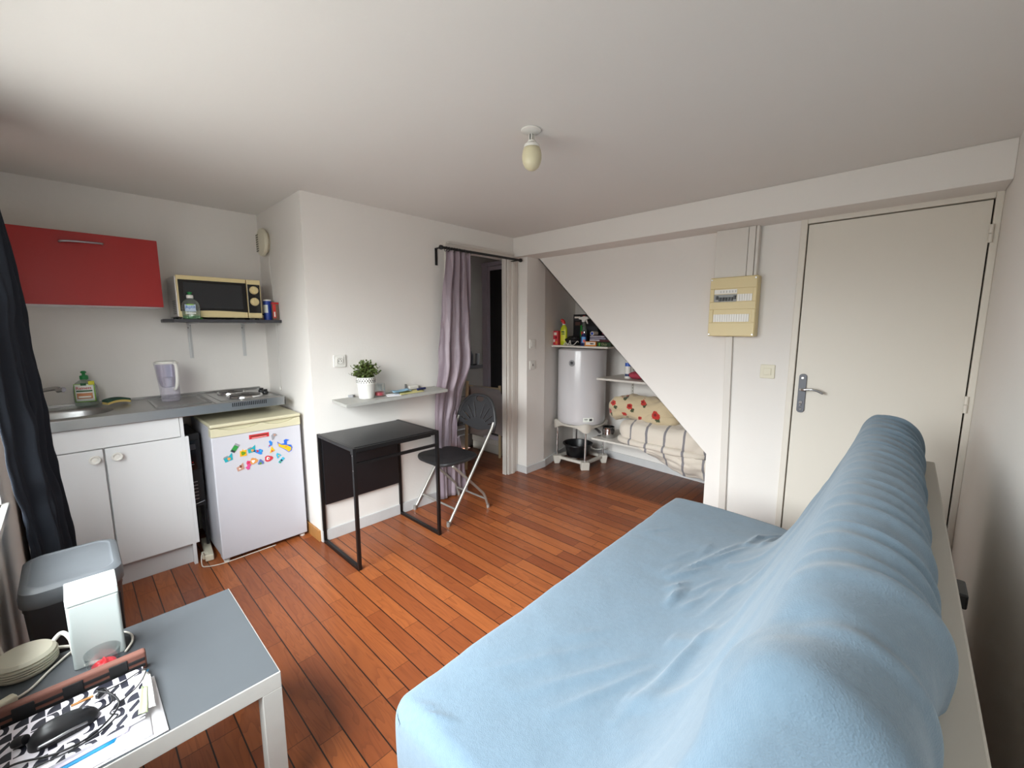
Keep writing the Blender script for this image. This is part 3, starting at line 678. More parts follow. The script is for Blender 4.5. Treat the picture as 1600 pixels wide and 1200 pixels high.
MB().lathe([(0, .09), (.022, .09), (.024, .14), (.02, .145), (0, .145)], (jx+.004, jy, jz), 24).build('filter_cartridge', M_white, J, smooth='auto')
q = MB(); q.prism([(jx+a*1.04, jy+b_*1.04) for a, b_ in rrect(-.056, .056, -.058, .058, .035)], 2, jz+.232, jz+.240); q.prism([(jx+a*.9, jy+b_*.9) for a, b_ in rrect(-.056, .056, -.058, .058, .035)], 2, jz+.240, jz+.247); q.build('lid', M_white, J, bevel=.002)
hp_ = catmull([(jx+.030, jy-.055, jz+.236), (jx+.036, jy-.078, jz+.228), (jx+.036, jy-.092, jz+.19), (jx+.034, jy-.092, jz+.13), (jx+.028, jy-.078, jz+.085), (jx+.022, jy-.055, jz+.075)], 6)
MB().tube(hp_, .0085, 10).build('handle', M_white, J, smooth=True)
# washing-up liquid with green cap by the sink
t_, m = soap_bottle('washing_up_bottle', 'clear washing-up bottle with green cap standing behind the sink', -2.868, .742, CT+.0, .108, .058, .205, math.radians(-14), M_green, 'pull', None)
label_patch('label', m, .108, .058, .030, .128, .040, M_lab, t_)
label_patch('green_border', m, .108, .058, .026, .131, .044, M_labg, t_, .0006)
label_patch('leaf_print', m, .108, .058, .086, .094, .034, M_labdark, t_, .0020)
label_patch('salmon_panel', m, .108, .058, .045, .078, .033, M_labp, t_, .0020)
label_patch('pale_panel', m, .108, .058, .051, .060, .027, M_lab, t_, .0028)
label_patch('leaf_badge', m, .108, .058, .122, .136, .012, M_labdark, t_, .0020)
label_patch('yellow_badge', m, .108, .058, .124, .146, .012, M_laby, t_, .0024, .033)
text('lettering', 'Rainett', .023, M_labred, t_, m @ Matrix.Translation((0, -.0325, .107)) @ Matrix.Rotation(PI/2, 4, 'X'), .0008)
# sponge
t_ = thing('kitchen_sponge', 'green and yellow scouring sponge lying behind the sink', 'sponge', (-2.755, .72, CT))
for nm, z0, z1, mt_ in (('foam', -.001, .012, pbr('yellow_foam', 'CDB56A', .9, bump=.6, bscale=300)), ('scourer', .012, .024, pbr('green_scourer', '2C4A3C', .95, bump=.8, bscale=500))):
    q = MB().at((-2.745, .70, CT+.004), rz=.35); rows = []
    ring_a = []
    for i in range(13):
        u = -.055+.11*i/12; lift = .010*(1-(u/.055)**2)
        ring_a.append([(u, -.034, z0+lift), (u, .034, z0+lift), (u, .034, z1+lift), (u, -.034, z1+lift)])
    V_ = q.grid(ring_a, True); q.f(V_[0][::-1]); q.f(V_[-1]); q.build(nm, mt_, t_, bevel=.002)

# ================================================================== DESK CORNER
D = thing('folding_desk', 'small black metal-framed desk standing against the wall', 'desk', (-1.57, -.245, 0))
DZ1 = .742
box('tabletop', M_desk, D, -1.846, -1.284, -.478, -.014, DZ1-.022, DZ1, .002)
for x in (-1.865, -1.283):
    q = MB(); q.box(x, x+.02, -.503, -.483, 0, DZ1).box(x, x+.02, -.0185, -.002, 0, DZ1).box(x, x+.02, -.483, -.0185, .0, .02).box(x, x+.02, -.483, -.0185, DZ1-.02, DZ1)
    q.build('side_frame', M_blackmetal, D, bevel=.0015)
q = MB(); q.box(-1.845, -1.283, -.503, -.485, DZ1-.024, DZ1-.002); q.build('front_rail', M_blackmetal, D, bevel=.001)
q = MB(); q.box(-1.846, -1.282, -.503, -.487, .637, .655); q.build('drawer_rail', M_blackmetal, D, bevel=.001)
q = MB(); q.box(-1.845, -1.283, -.44, -.428, DZ1-.050, DZ1-.034); q.build('runner', M_blackmetal, D, bevel=.001)
q = MB(); q.box(-1.845, -1.296, -.034, -.019, .262, DZ1-.03); q.build('modesty_panel', M_desk, D, bevel=.001)
q = MB()
for zz in (.70, .615): q.lathe([(0, 0), (.004, 0), (.004, .003), (0, .003)], (0, 0, 0), 8)
q.bm.free()
for zz in (.70, .612):
    MB().at((-1.863, -.493, zz), ry=-PI/2).lathe([(0, 0), (.005, 0), (.003, .003), (0, .003)], seg=10).build('bolt', M_chrome, D)

# folding chair
CH = thing('folding_chair', 'charcoal plastic folding chair with silver legs beside the desk', 'chair', (-.93, -.22, 0))
ya, yb = -.443, -.019
def leg_pt(u): return -1.152+(-.60+1.152)*u, u*.80
for y in (ya, yb):
    pts = [(-1.152, y, .012), (-.93, y, .333), (-.715, y, .645), (-.695, y, .69)]
    s = 1 if y == yb else -1
    MB().tube(pts, .011, 12).build('long_leg', M_tube, CH, smooth='auto')
    MB().lathe([(0, 0), (.014, 0), (.015, .01), (.014, .035), (0, .035)], (-1.155, y, 0), 14).build('foot_cap', M_tube, CH, smooth='auto')
for y in (ya+.03, yb-.03):
    pts = catmull([(-1.085, y, .43), (-.95, y, .30), (-.815, y, .165), (-.775, y, .12), (-.745, y, .045), (-.735, y, .012)], 5)
    MB().tube(pts, .010, 12).build('short_leg', M_tube, CH, smooth=True)
    MB().lathe([(0, 0), (.013, 0), (.014, .01), (.012, .03), (0, .03)], (-.734, y, 0), 14).build('foot_cap', M_tube, CH, smooth='auto')
MB().tube([(-.752, ya+.03, .075), (-.752, yb-.03, .075)], .008, 10).build('rear_stretcher', M_tube, CH, smooth='auto')
MB().tube([(-1.087, ya, .108), (-1.087, yb, .108)], .008, 10).build('front_stretcher', M_tube, CH, smooth='auto')
# seat: rounded slab, rolled front edge
q = MB(); n_ = 40; outl = []
for i in range(n_):
    a = 2*PI*i/n_; e = 2/4.2; c_, s_ = math.cos(a), math.sin(a)
    hw = .196 if c_ > 0 else .205
    outl.append((-.978+.182*math.copysign(abs(c_)**e, c_), -.22+hw*math.copysign(abs(s_)**e, s_)))
rows = []
for k, z in ((.985, -.013), (1.0, -.006), (1.0, .004), (.985, .010), (.9, .011), (.7, .006), (.35, .003)):
    rows.append([q.v((-.978+(x+.978)*k, -.22+(y+.22)*k, .443+z - .010*max(0, (-1.09-x)/.07)**2)) for x, y in outl])
for A, B in zip(rows, rows[1:]):
    for i in range(n_): q.f([A[i], A[(i+1) % n_], B[(i+1) % n_], B[i]])
q.f(rows[0][::-1]); q.f(rows[-1]); q.build('seat', M_chair, CH, smooth='auto')
# fan-shaped backrest with handle hole and slots; u across (world y), t up along the leaning direction
lean = Vector((.045, 0, .30)).normalized(); nb = Vector((lean.z, 0, -lean.x))
bo = Vector((-.703, -.231, .612))
def bpt(u, v, off=0): 
    p = bo + lean*v + Vector((0, u, 0)) + nb*(off + .030*(1-(u/.235)**2)); return p
def inside_hole(u, v):
    if ((u)/.048)**2+((v-.242)/.024)**2 < 1: return True
    for s_ in (-1, 1):
        for a0, r0, r1 in ((.30, .06, .19), (.62, .07, .19), (.95, .08, .185), (1.22, .10, .175)):
            # radial slots of the fan
            cx_, cz_ = 0, .0
            du, dv = u-cx_, v-cz_
            r_ = math.hypot(du, dv); a_ = math.atan2(du*s_, dv)
            if r0+.03 < r_ < r1+.03 and abs(a_-a0)*r_ < .0048: return True
    return False
q = MB(); NU, NV = 120, 84; grid_ = {}
def ext(u):  # lower and upper edge of the fan at u
    k = abs(u)/.228
    if k >= 1: return None
    top = .03+.248*(1-k**2.8)**.55
    low = .0 + .040*k**1.6 - .012*(1-k)
    return (min(low, top-.004), top)
us = [-.222+.444*i/NU for i in range(NU+1)]
for i, u in enumerate(us):
    e_ = ext(max(-.2275, min(.2275, u)))
    for j in range(NV+1):
        v = e_[0]+(e_[1]-e_[0])*j/NV
        grid_[i, j] = q.v(bpt(u, v))
for i in range(NU):
    for j in range(NV):
        u = (us[i]+us[i+1])/2; e_ = ext(u); v = e_[0]+(e_[1]-e_[0])*(j+.5)/NV
        if not inside_hole(u, v): q.f([grid_[i, j], grid_[i+1, j], grid_[i+1, j+1], grid_[i, j+1]])
q.build('backrest', M_chair, CH, smooth='auto', solid=.009)
rim = [bpt(u, ext(u)[1]-.006) for u in [-.2245+.449*i/60 for i in range(61)]]
rim = [bpt(-.212, .0)]+rim+[bpt(.212, .0)]
MB().tube(rim, .0125, 10).build('back_rim', M_chair, CH, smooth=True)

# grey wall shelf and its contents
SH = thing('wall_shelf', 'grey laminate floating shelf above the black desk', 'shelf', (-1.35, -.12, .945))
q = MB()
P_ = [(-1.752, -.002, .9535), (-1.771, -.25, .953), (-.985, -.25, .966), (-.93, -.002, .960)]
A = [q.v((x, y, z-.020)) for x, y, z in P_]; B = [q.v((x, y, z)) for x, y, z in P_]
q.f(A[::-1]); q.f(B)
for i in range(4): q.f([A[i], A[(i+1) % 4], B[(i+1) % 4], B[i]])
q.build('board', M_greyshelf, SH, bevel=.001)
for x in (-1.62, -1.08):
    q = MB(); q.prism([(x-.022, 0), (x+.022, 0), (x+.018, -.02), (x, -.03), (x-.018, -.02)], 2, .952, .972); q.build('mounting_clip', pbr('grey_clip', '8E8E90', .4), SH, bevel=.003)
PL = thing('potted_plant', 'small bushy green plant in a white lace-rim pot', 'plant', (-1.572, -.125, .957))
px_, py_, pz_ = -1.572, -.128, .9575
MB().lathe([(0, 0), (.046, 0), (.049, .004), (.057, .094), (.0585, .096), (.0595, .100), (.0585, .102), (.062, .142), (.059, .142), (.055, .10), (0, .10)], (px_, py_, pz_), 40).build('pot', M_white, PL, smooth='auto')
q = MB()      # pierced lace band: small dark eyelets
for i in range(22):
    a = 2*PI*i/22
    for zz, r_, s_, da in ((.110, .0598, .0040, 0), (.121, .0606, .0052, .14), (.133, .0614, .0038, 0)):
        m = Matrix.Translation((px_+r_*math.cos(a+da), py_+r_*math.sin(a+da), pz_+zz)) @ Matrix.Rotation(a+da, 4, 'Z') @ Matrix.Rotation(PI/2, 4, 'Y')
        q.M = m; q.lathe([(0, 0), (s_, 0), (s_, .0009), (0, .0009)], seg=8)
q.build('lace_holes', pbr('pot_shadow', '4C4943', .8), PL)
MB().lathe([(0, .094), (.0545, .094), (.05, .108), (0, .112)], (px_, py_, pz_), 24).build('soil', pbr('soil', '2C241A', .95), PL, smooth=True)
q = MB(); ql = MB(); rr = random.Random(3)
for i in range(105):
    th = rr.random()*2*PI; ph = rr.random()**.7*1.35
    r_ = .075+.032*rr.random()
    tip = Vector((px_+math.sin(ph)*math.cos(th)*r_*1.02, py_+math.sin(ph)*math.sin(th)*r_*.95, pz_+.135+math.cos(ph)*r_*1.15))
    base = Vector((px_+(rr.random()-.5)*.05, py_+(rr.random()-.5)*.05, pz_+.105))
    mid = base.lerp(tip, .5)+Vector((0, 0, .012))
    pts = catmull([base, mid, tip], 4); q.tube(pts, .0011, 5)
    for k in range(11):
        p = pts[int(len(pts)*(.3+.7*k/11))] if k < 10 else pts[-1]
        d_ = Vector((rr.uniform(-1, 1), rr.uniform(-1, 1), rr.uniform(-.3, 1))).normalized()
        sd = d_.cross(Vector((rr.uniform(-1, 1), rr.uniform(-1, 1), rr.uniform(-1, 1)))).normalized(); nn = d_.cross(sd)
        l_ = .012+.007*rr.random(); w_ = l_*.36
        vs = [ql.v(p), ql.v(p+d_*l_*.3+sd*w_*.8+nn*.001), ql.v(p+d_*l_*.7+sd*w_), ql.v(p+d_*l_), ql.v(p+d_*l_*.7-sd*w_), ql.v(p+d_*l_*.3-sd*w_*.8+nn*.001)]
        ql.f(vs)
q.build('stems', M_stem, PL); ql.build('foliage', M_leaf, PL)
G = thing('drinking_glass', 'clear glass with red wax at the bottom beside the plant pot', 'glass', (-1.478, -.125, .959))
q = MB().lathe([(.0, 0), (.034, 0), (.037, .006), (.037, .088), (.0345, .088), (.0345, .008), (0, .008)], (-1.478, -.13, .9585), 36); q.build('glass_body', M_clear, G, smooth='auto')
q = MB().lathe([(0, .008), (.034, .008), (.034, .028), (.02, .031), (0, .026)], (-1.478, -.13, .9587), 30); q.build('wax', pbr('red_wax', 'C4404E', .4), G, smooth='auto')
def sheet(name, label, cat, pts, z, mat, wob=.0, th=.0012, seed=0, group=None, nu=10, nv=8, parent=None):
    """thin sheet over a quadrilateral with a slight wave"""
    q = MB(); rows = []
    a, b2, c2, d2 = [Vector((p[0], p[1], 0)) for p in pts]
    for i in range(nu+1):
        u = i/nu; row = []
        for j in range(nv+1):
            v = j/nv; p = a.lerp(b2, u).lerp(d2.lerp(c2, u), v)
            hz = wob*(.5+.5*noise.noise(Vector((u*3+seed, v*3, seed*1.7))))
            row.append((p.x, p.y, z+th/2+hz))
        rows.append(row)
    q.grid(rows); o = q.build(name, mat, parent, smooth=True, solid=th)
    if label: tag(o, label, cat, group)
    return o
sheet('paper_sheet', 'yellow-edged leaflet lying under the face mask on the shelf', 'paper', [(-1.37, -.215), (-1.16, -.20), (-1.10, -.08), (-1.30, -.09)], .9625, pbr('yellow_leaflet', 'C9C07E', .6), .001)
sheet('paper_sheet', 'folded white paper beside the glass on the shelf', 'paper', [(-1.46, -.20), (-1.37, -.235), (-1.32, -.12), (-1.42, -.10)], .9600, M_paper, .002, seed=2)
fm = thing('face_mask', 'pale blue surgical face mask lying on the shelf', 'mask', (-1.30, -.13, .964))
sheet('mask_cloth', None, None, [(-1.395, -.185), (-1.235, -.155), (-1.215, -.065), (-1.365, -.075)], .966, pbr('mask_blue', '8FB9D2', .85), .018, .002, 5, None, 18, 12, fm)
MB().tube(catmull([(-1.395, -.18, .970), (-1.43, -.16, .968), (-1.43, -.11, .968), (-1.37, -.08, .972)], 6), .0012, 6).build('ear_loop', M_white, fm, smooth=True)
t_ = thing('phone_charger', 'small white plug charger lying at the back of the shelf', 'charger', (-1.20, -.03, .962))
MB().at((-1.155, -.045, .963), rz=.15).box(-.045, .045, -.016, .016, 0, .030).build('housing', M_white, t_, bevel=.006)
MB().at((-1.215, -.045, .963)).box(-.003, .003, -.012, .012, .0, .045).build('plug_pins', M_alu, t_, bevel=.001)
MB().tube(catmull([(-1.21, -.05, .965), (-1.25, -.04, .966), (-1.30, -.045, .966), (-1.24, -.055, .967)], 5), .002, 6).build('lead', M_black, t_, smooth=True)
t_ = thing('marker_pen', 'dark blue marker lying on the leaflet on the shelf', 'pen', (-1.14, -.12, .965))
MB().tube([(-1.175, -.135, .973), (-1.10, -.125, .974)], .0085, 12).build('barrel', pbr('navy_plastic', '1A2450', .35), t_, smooth='auto')
# socket and switches
def plate(name, label, cat, c_, n_, kind, w_=.082, h_=.082):
    """n_: '-y' or '-x' wall"""
    t_ = thing(name, label, cat, c_)
    Mx = Matrix.Translation(c_) @ (Matrix.Identity(4) if n_ == '-y' else Matrix.Rotation(-PI/2, 4, 'Z'))
    def mb(): q = MB(); q.M = Mx; return q
    mb().prism(rrect(-w_/2, w_/2, -h_/2, h_/2, .006), 1, -.009, 0).build('cover_plate', M_ivory if n_ == '-x' else M_white, t_, bevel=.003)
    if kind == 'socket':
        mb().prism(rrect(-.027, .027, -.027, .027, .008), 1, -.012, -.008).build('insert', M_white, t_, bevel=.002)
        q = mb(); q.M = Mx @ Matrix.Translation((0, -.0125, 0)) @ Matrix.Rotation(PI/2, 4, 'X'); q.lathe([(.021, -.001), (.021, .002), (.0185, .002), (.0185, -.001)], seg=32, cap=False); q.build('socket_ring', pbr('socket_grey', 'B5B1AA', .5), t_, smooth='auto')
        q = mb()
        for x in (-.0095, .0095):
            q.M = Mx @ Matrix.Translation((x, -.0125, 0)) @ Matrix.Rotation(PI/2, 4, 'X'); q.lathe([(0, 0), (.003, 0), (.003, .0008), (0, .0008)], seg=10)
        q.build('contact_hole', M_black, t_)
        q = mb(); q.M = Mx @ Matrix.Translation((0, -.0125, .011)) @ Matrix.Rotation(PI/2, 4, 'X'); q.lathe([(0, 0), (.0028, 0), (.002, .006), (0, .006)], seg=10); q.build('earth_pin', M_chrome, t_)
    elif kind == 'switch':
        mb().prism(rrect(-.022, .022, -.022, .022, .003), 1, -.0125, -.008).build('rocker', M_ivory if n_ == '-x' else M_white, t_, bevel=.002)
    elif kind == 'aerial':
        mb().prism(rrect(-.022, .022, -.022, .022, .004), 1, -.0115, -.008).build('insert', M_white, t_, bevel=.002)
        mb().box(-.006, .006, -.013, -.011, -.008, .012).build('port', pbr('port_grey', '6B665F', .5), t_)
    return t_
plate('wall_socket', 'white power socket on the wall above the left end of the grey shelf', 'socket', (-1.687, 0, 1.206), '-y', 'socket')
plate('light_switch', 'white rocker switch on the pillar, the upper of two plates', 'switch', (.136, -.121, 1.268), '-y', 'switch', .078, .085)
plate('phone_socket', 'white data socket on the pillar, the lower of two plates', 'socket', (.137, -.121, 1.066), '-y', 'aerial', .078, .085)
plate('light_switch', 'ivory rocker switch between the fuse box and the entrance door', 'switch', (E, -2.083, 1.138), '-x', 'switch', .084, .09)

# doorway curtain on its rod
RD = thing('curtain_rod', 'dark metal curtain rod mounted across the shower room doorway', 'curtain rod', (-.42, -.08, 2.03))
M_rod = pbr('gunmetal', '2E2E30', .4, .5)
MB().tube([(-.875, -.08, 2.032), (.0, -.08, 2.036)], .0105, 14).build('rod', M_rod, RD, smooth='auto')
for x in (-.878, .004):
    s_ = -1 if x < -.5 else 1
    MB().at((x, -.08, 2.032 if s_ < 0 else 2.036), ry=s_*PI/2).lathe([(0, -.004), (.013, -.004), (.017, .002), (.017, .018), (.013, .022), (0, .022)], seg=20).build('finial', M_rod, RD, smooth='auto')
for x, z in ((-.878, 2.032), (-.045, 2.036)):
    q = MB(); q.box(x-.011, x+.011, -.006, 0, z-.125, z+.004).box(x-.011, x+.011, -.085, 0, z-.002, z+.004) if x < -.5 else q.box(x-.011, x+.011, -.018, -.012, z-.130, z-.006).box(x-.011, x+.011, -.085, -.012, z-.014, z-.008)
    q.build('bracket', M_rod, RD, bevel=.001)
M_purple = stripe_cloth('mauve_striped_satin', 0, .074, .030, '84757F', '9A8B94', .01, .01, rough=.45)
CU = thing('door_curtain', 'mauve striped curtain gathered at the left of the shower room doorway', 'curtain', (-.75, -.08, 1.0))
q = MB(); rows = []; NX, NZ = 120, 70
def interp(tab, z):
    for (z0, a), (z1, b_) in zip(tab, tab[1:]):
        if z0 <= z <= z1:
            k = (z-z0)/(z1-z0); k = k*k*(3-2*k); return a+(b_-a)*k
    return tab[-1][1] if z > tab[-1][0] else tab[0][1]
tabL = [(0, -.955), (.35, -.965), (.7, -.95), (1.19, -.925), (1.6, -.885), (2.0, -.838)]
tabR = [(0, -.715), (.25, -.70), (.45, -.745), (.62, -.735), (.85, -.66), (1.19, -.60), (1.6, -.605), (2.0, -.615)]
for k in range(NZ+1):
    z = .012+(2.018-.012)*k/NZ; row = []; xl, xr = interp(tabL, z), interp(tabR, z)
    for i in range(NX+1):
        u = i/NX
        amp = .020+.010*(1-z/2.0)
        fold = math.sin(u*2*PI*(2.2+1.3*z/2)+.9*math.sin(z*1.3)+.5*u)*amp+.30*amp*math.sin(u*2*PI*6.3+1.3+z*.7)
        if z > 1.95: fold *= .85
        cr = .010*noise.noise(Vector((u*5, z*7, 1.0)))*(1.2-z*.45) + .006*noise.noise(Vector((u*14+z*5, z*14, 4.0)))*(1.2-z*.45)
        lo = max(0, min(1, (1.15-z)/.35)); lo = lo*lo*(3-2*lo)
        row.append((xl+(xr-xl)*u, (-.088+.046*lo)+fold*(.9-.5*lo)+cr*(1-.5*lo)+(.035*lo if xl+(xr-xl)*u > -.74 else 0)*u, z))
    rows.append(row)
q.grid(rows); q.build('curtain_cloth', M_purple, CU, smooth=True, solid=.002)
q = MB(); rows = []     # trailing outer panel that falls to the floor on the right
for k in range(41):
    z = .012+.50*k/40; row = []
    xl = -.755+.02*(z/.5); xr = -.61-.10*(z/.5)**1.3
    for i in range(41):
        u = i/40; row.append((xl+(xr-xl)*u, -.030+.016*math.sin(u*2*PI*2+.5)+.012*noise.noise(Vector((u*4, z*6, 9))), z))
    rows.append(row)
q.grid(rows); q.build('curtain_tail', M_purple, CU, smooth=True, solid=.002)
for i in range(8):
    x = -.842+.026*i if i < 6 else -.66+.06*(i-6)
    m = Matrix.Translation((x, -.08, 2.026)) @ Matrix.Rotation(PI/2+.25, 4, 'Y')
    q = MB(); q.M = m; q.tube([(.017*math.cos(a), .017*math.sin(a), 0) for a in [2*PI*k/20 for k in range(20)]], .0028, 6, True); q.build('ring', M_rod, CU, smooth=True)
q.bm if False else None

# shower room contents
SE = thing('shower_enclosure', 'shower cabin with dark glass and pale metal frame beyond the doorway', 'shower', (.31, .62, 0))
M_frame = pbr('pale_mauve_frame', 'B9B3C0', .35)
q = MB(); q.box(.30, .345, .17, .94, .0, .095); q.build('plinth', pbr('plinth_white', 'BDB9B0', .5), SE, bevel=.003)
q = MB(); q.box(.295, .35, .16, .95, .097, .165).box(.31, 1.15, .17, .94, .10, .16); q.build('tray', pbr('tray_white', 'BBB7B1', .4), SE, bevel=.006)
q = MB(); q.box(.29, .335, .662, .745, .165, 2.11); q.build('post', M_frame, SE, bevel=.004)
q = MB(); q.box(.295, .325, .432, .63, .165, .215).box(.295, .325, .432, .63, 2.035, 2.075).box(.295, .325, .405, .432, .165, 2.075).box(.295, .325, .63, .658, .165, 2.075); q.build('door_frame', M_frame, SE, bevel=.003)
MB().box(.305, .313, .432, .63, .215, 2.035).build('glass_panel', M_smoke, SE)
q = MB(); q.box(.295, .325, .20, .40, .165, 2.075); q.build('side_panel', M_frame, SE, bevel=.003)
q = MB(); q.box(.285, .335, .17, .745, 2.085, 2.12); q.build('top_rail', M_frame, SE, bevel=.003)
# wooden clothes rail / towel
q = thing('towel_rack', 'pale folding wooden rack standing behind the doorway curtain', 'rack', (.0, .42, 0))
for (a, b_) in (((-.27, .40, 0), (-.235, .40, .90)), ((.235, .42, 0), (.245, .43, .80)),): MB().tube([a, b_], .016, 8).build('upright', pbr('beech_wood', 'B39F7E', .6), q, smooth='auto')
MB().tube([(-.24, .41, .855), (.25, .43, .765)], .010, 8).build('rail', MATS['beech_wood'], q, smooth='auto')
MB().tube([(-.25, .41, .45), (.24, .43, .45)], .010, 8).build('rail', MATS['beech_wood'], q, smooth='auto')
tw = MB(); rows = []
for i in range(41):
    u = i/40; row = []
    for j in range(31):
        v = j/30
        s_ = (v-.42)*.85
        zz = .856-abs(s_)*(1 if s_ > 0 else .95) if abs(s_) > .015 else .859
        x = -.205+.43*u; zz -= .085*u; y = .422+.02*math.tanh(s_*40)*-1 + .018*math.sin(u*9+v*2)*min(1, abs(s_)*5)
        row.append((x+.03*v*math.sin(u*3), y-(.02 if s_ > 0 else -.02)*min(1, abs(s_)*20), zz-.02*u*(s_ > 0)-.015*math.sin(u*7)*(abs(s_) > .2)))
    rows.append(row)
tw.grid(rows); tag(tw.build('towel', pbr('brown_grey_towel', '8F8683', .95, bump=.5, bscale=400, sheen=.3), smooth=True, solid=.007), 'grey-brown towel draped over the rack in the shower room', 'towel')
t_ = thing('corner_shelf', 'small dark wall shelf in the shower room', 'shelf', (.30, .93, .96))
MB().box(.16, .42, .86, .992, .955, .995).build('board', M_greygrey, t_, bevel=.004)
t_ = thing('shampoo_bottle', 'dark pump bottle on the shower room shelf', 'bottle', (.27, .90, .995))
MB().lathe([(0, 0), (.03, 0), (.033, .02), (.033, .12), (.018, .15), (.018, .16), (0, .16)], (.265, .925, .9955), 20).build('bottle_body', pbr('dark_bottle', '1D2230', .35), t_, smooth='auto')
MB().tube([(.265, .925, 1.15), (.265, .925, 1.195), (.24, .91, 1.20), (.225, .90, 1.185)], .009, 8).build('pump', M_black, t_, smooth='auto')
t_ = thing('cream_tube', 'pale cream tube standing on the shower room shelf', 'tube', (.36, .91, .995))
MB().lathe([(0, 0), (.02, 0), (.02, .022), (.024, .024), (.026, .06), (.027, .13), (0, .132)], (.352, .90, .9955), 20, sy=.7).build('tube_body', pbr('tube_white', '8F969C', .4), t_, smooth='auto')
t_ = thing('water_pipes', 'thin water pipes running low along the shower room wall', 'pipes', (-.1, .97, .2))
for zz in (.17, .24, .30): MB().tube([(-.5, .975, zz), (.22, .975, zz), (.25, .95, zz)], .009, 8).build('pipe', M_alu if zz < .28 else M_black, t_, smooth='auto')
MB().tube([(.02, .975, .16), (.02, .975, .62)], .009, 8).build('riser', M_black, t_, smooth='auto')
MB().lathe([(0, 0), (.018, 0), (.018, .03), (0, .03)], (.02, .955, .235), 12).build('valve', M_black, t_)

# ================================================================== ENTRANCE WALL
FB = thing('fuse_box', 'cream two-row fuse box on the wall beneath a white duct', 'fuse box', (E, -1.86, 1.56))
fx = E-.083
box('casing', M_cream, FB, E-.078, E-.001, -2.006, -1.716, 1.365, 1.757, .006)
q = MB()
def ring(q, y0, y1, z0, z1):   # front cover frame pieces
    q.box(fx, E-.076, y0, y1, z0, z1)
ring(q, -2.002, -1.72, 1.682, 1.753); ring(q, -2.002, -1.72, 1.545, 1.594); ring(q, -2.002, -1.72, 1.369, 1.456)
ring(q, -1.745, -1.72, 1.4565, 1.5445); ring(q, -1.745, -1.72, 1.5945, 1.6815); ring(q, -2.002, -1.982, 1.4565, 1.5445); ring(q, -2.002, -1.982, 1.5945, 1.6815)
q.build('front_cover', M_cream, FB, bevel=.002)
box('upper_strip', M_white, FB, fx+.003, E-.07, -1.887, -1.746, 1.648, 1.676, 0, 'white label strip')
q = MB(); q.prism([(-1.746, 1.595), (-1.887, 1.595), (-1.887, 1.644), (-1.746, 1.644)], 0, fx+.003, E-.07); q.build('breaker_row', pbr('breaker_grey', '8B8D8C', .4), FB)
for i in range(7):
    y = -1.765-.0185*i
    zt = 1.622 if i in (0, 6) else 1.612
    q = MB(); q.box(fx-.006, fx+.004, y-.0065, y+.0065, zt-.011, zt+.012).box(fx, fx+.004, y-.008, y+.008, zt+.004, zt+.012); q.build('breaker_lever', M_black, FB, bevel=.001)
q = MB()
for i in range(6): q.box(fx+.002, fx+.0035, -1.788-.0185*i, -1.786-.0185*i, 1.655, 1.668)
q.build('handwritten_mark', M_black, FB)
q = MB()
for i in range(6): q.box(fx+.001, E-.07, -1.904-.0148*i, -1.8905-.0148*i, 1.597, 1.642)
q.build('blanking_plate', M_white, FB)
q = MB()
for i in range(15): q.box(fx+.001, E-.07, -1.7615-.0147*i, -1.748-.0147*i, 1.462, 1.512)
q.build('blanking_plate', M_white, FB)
for y in (-1.727, -1.994):
    for zz in (1.742, 1.378): MB().at((fx, y, zz), ry=-PI/2).lathe([(0, 0), (.006, 0), (.005, .0015), (0, .0015)], seg=12).build('screw', M_alu, FB)
DU = thing('cable_duct', 'wide white cable duct rising from the fuse box to the beam', 'duct', (E, -1.86, 1.9))
box('duct_channel', M_trim, DU, E-.055, E-.001, -1.925, -1.729, 1.757, HB-.001, .002)
box('duct_channel', M_trim, DU, E-.058, E-.001, -1.966, -1.928, 1.757, HB-.001, .002)
box('duct_channel', M_trim, DU, E-.050, E-.001, -1.985, -1.968, 1.757, HB-.001, .002)
TR = MB().prism([(-1.818, 1.364), (-1.862, 1.364), (-1.895, .0), (-1.848, .0)], 0, E-.022, E-.001).build('cable_trunking', M_trim, bevel=.003)
tag(TR, 'narrow white trunking running down from the fuse box to the floor', 'trunking')

# ================================================================== UNDER THE STAIRS
WS = thing('boiler_stand', 'white plastic stand on chrome legs carrying the water heater', 'stand', (.72, -.30, 0))
bx, by = .72, -.305
corners = [(-.175, -.175), (.165, -.175), (.165, .165), (-.175, .175)]
M_pl = pbr('white_moulded_plastic', 'C2BCB2', .45)
q = MB()
for i in range(4):
    x0, y0 = corners[i]; x1, y1 = corners[(i+1) % 4]
    dx, dy = x1-x0, y1-y0; l_ = math.hypot(dx, dy); nx_, ny_ = -dy/l_*.018, dx/l_*.018
    q.prism([(bx+x0-nx_, by+y0-ny_), (bx+x1-nx_, by+y1-ny_), (bx+x1+nx_, by+y1+ny_), (bx+x0+nx_, by+y0+ny_)], 2, .052, .080)
q.box(bx-.17, bx+.16, by-.012, by+.012, .056, .076)
q.build('lower_frame', M_pl, WS, bevel=.004)
for x0, y0 in corners:
    q = MB(); ang = math.atan2(y0, x0)
    q.at((bx+x0, by+y0, 0), rz=ang).prism([(-.045, .085), (-.05, .07), (-.02, .0), (.03, 0), (.045, .085)], 1, -.042, .042); q.build('foot', M_pl, WS, bevel=.006)
    MB().tube([(bx+x0, by+y0, .06), (bx+x0, by+y0, .42)], .0105, 14).build('leg', M_chrome, WS, smooth='auto')
q = MB(); N_ = 72; rows = []
def lob(a):
    k = sum(math.exp(-(((a-math.atan2(y0, x0)+PI) % (2*PI)-PI)/.26)**2) for x0, y0 in corners); return min(k, 1)
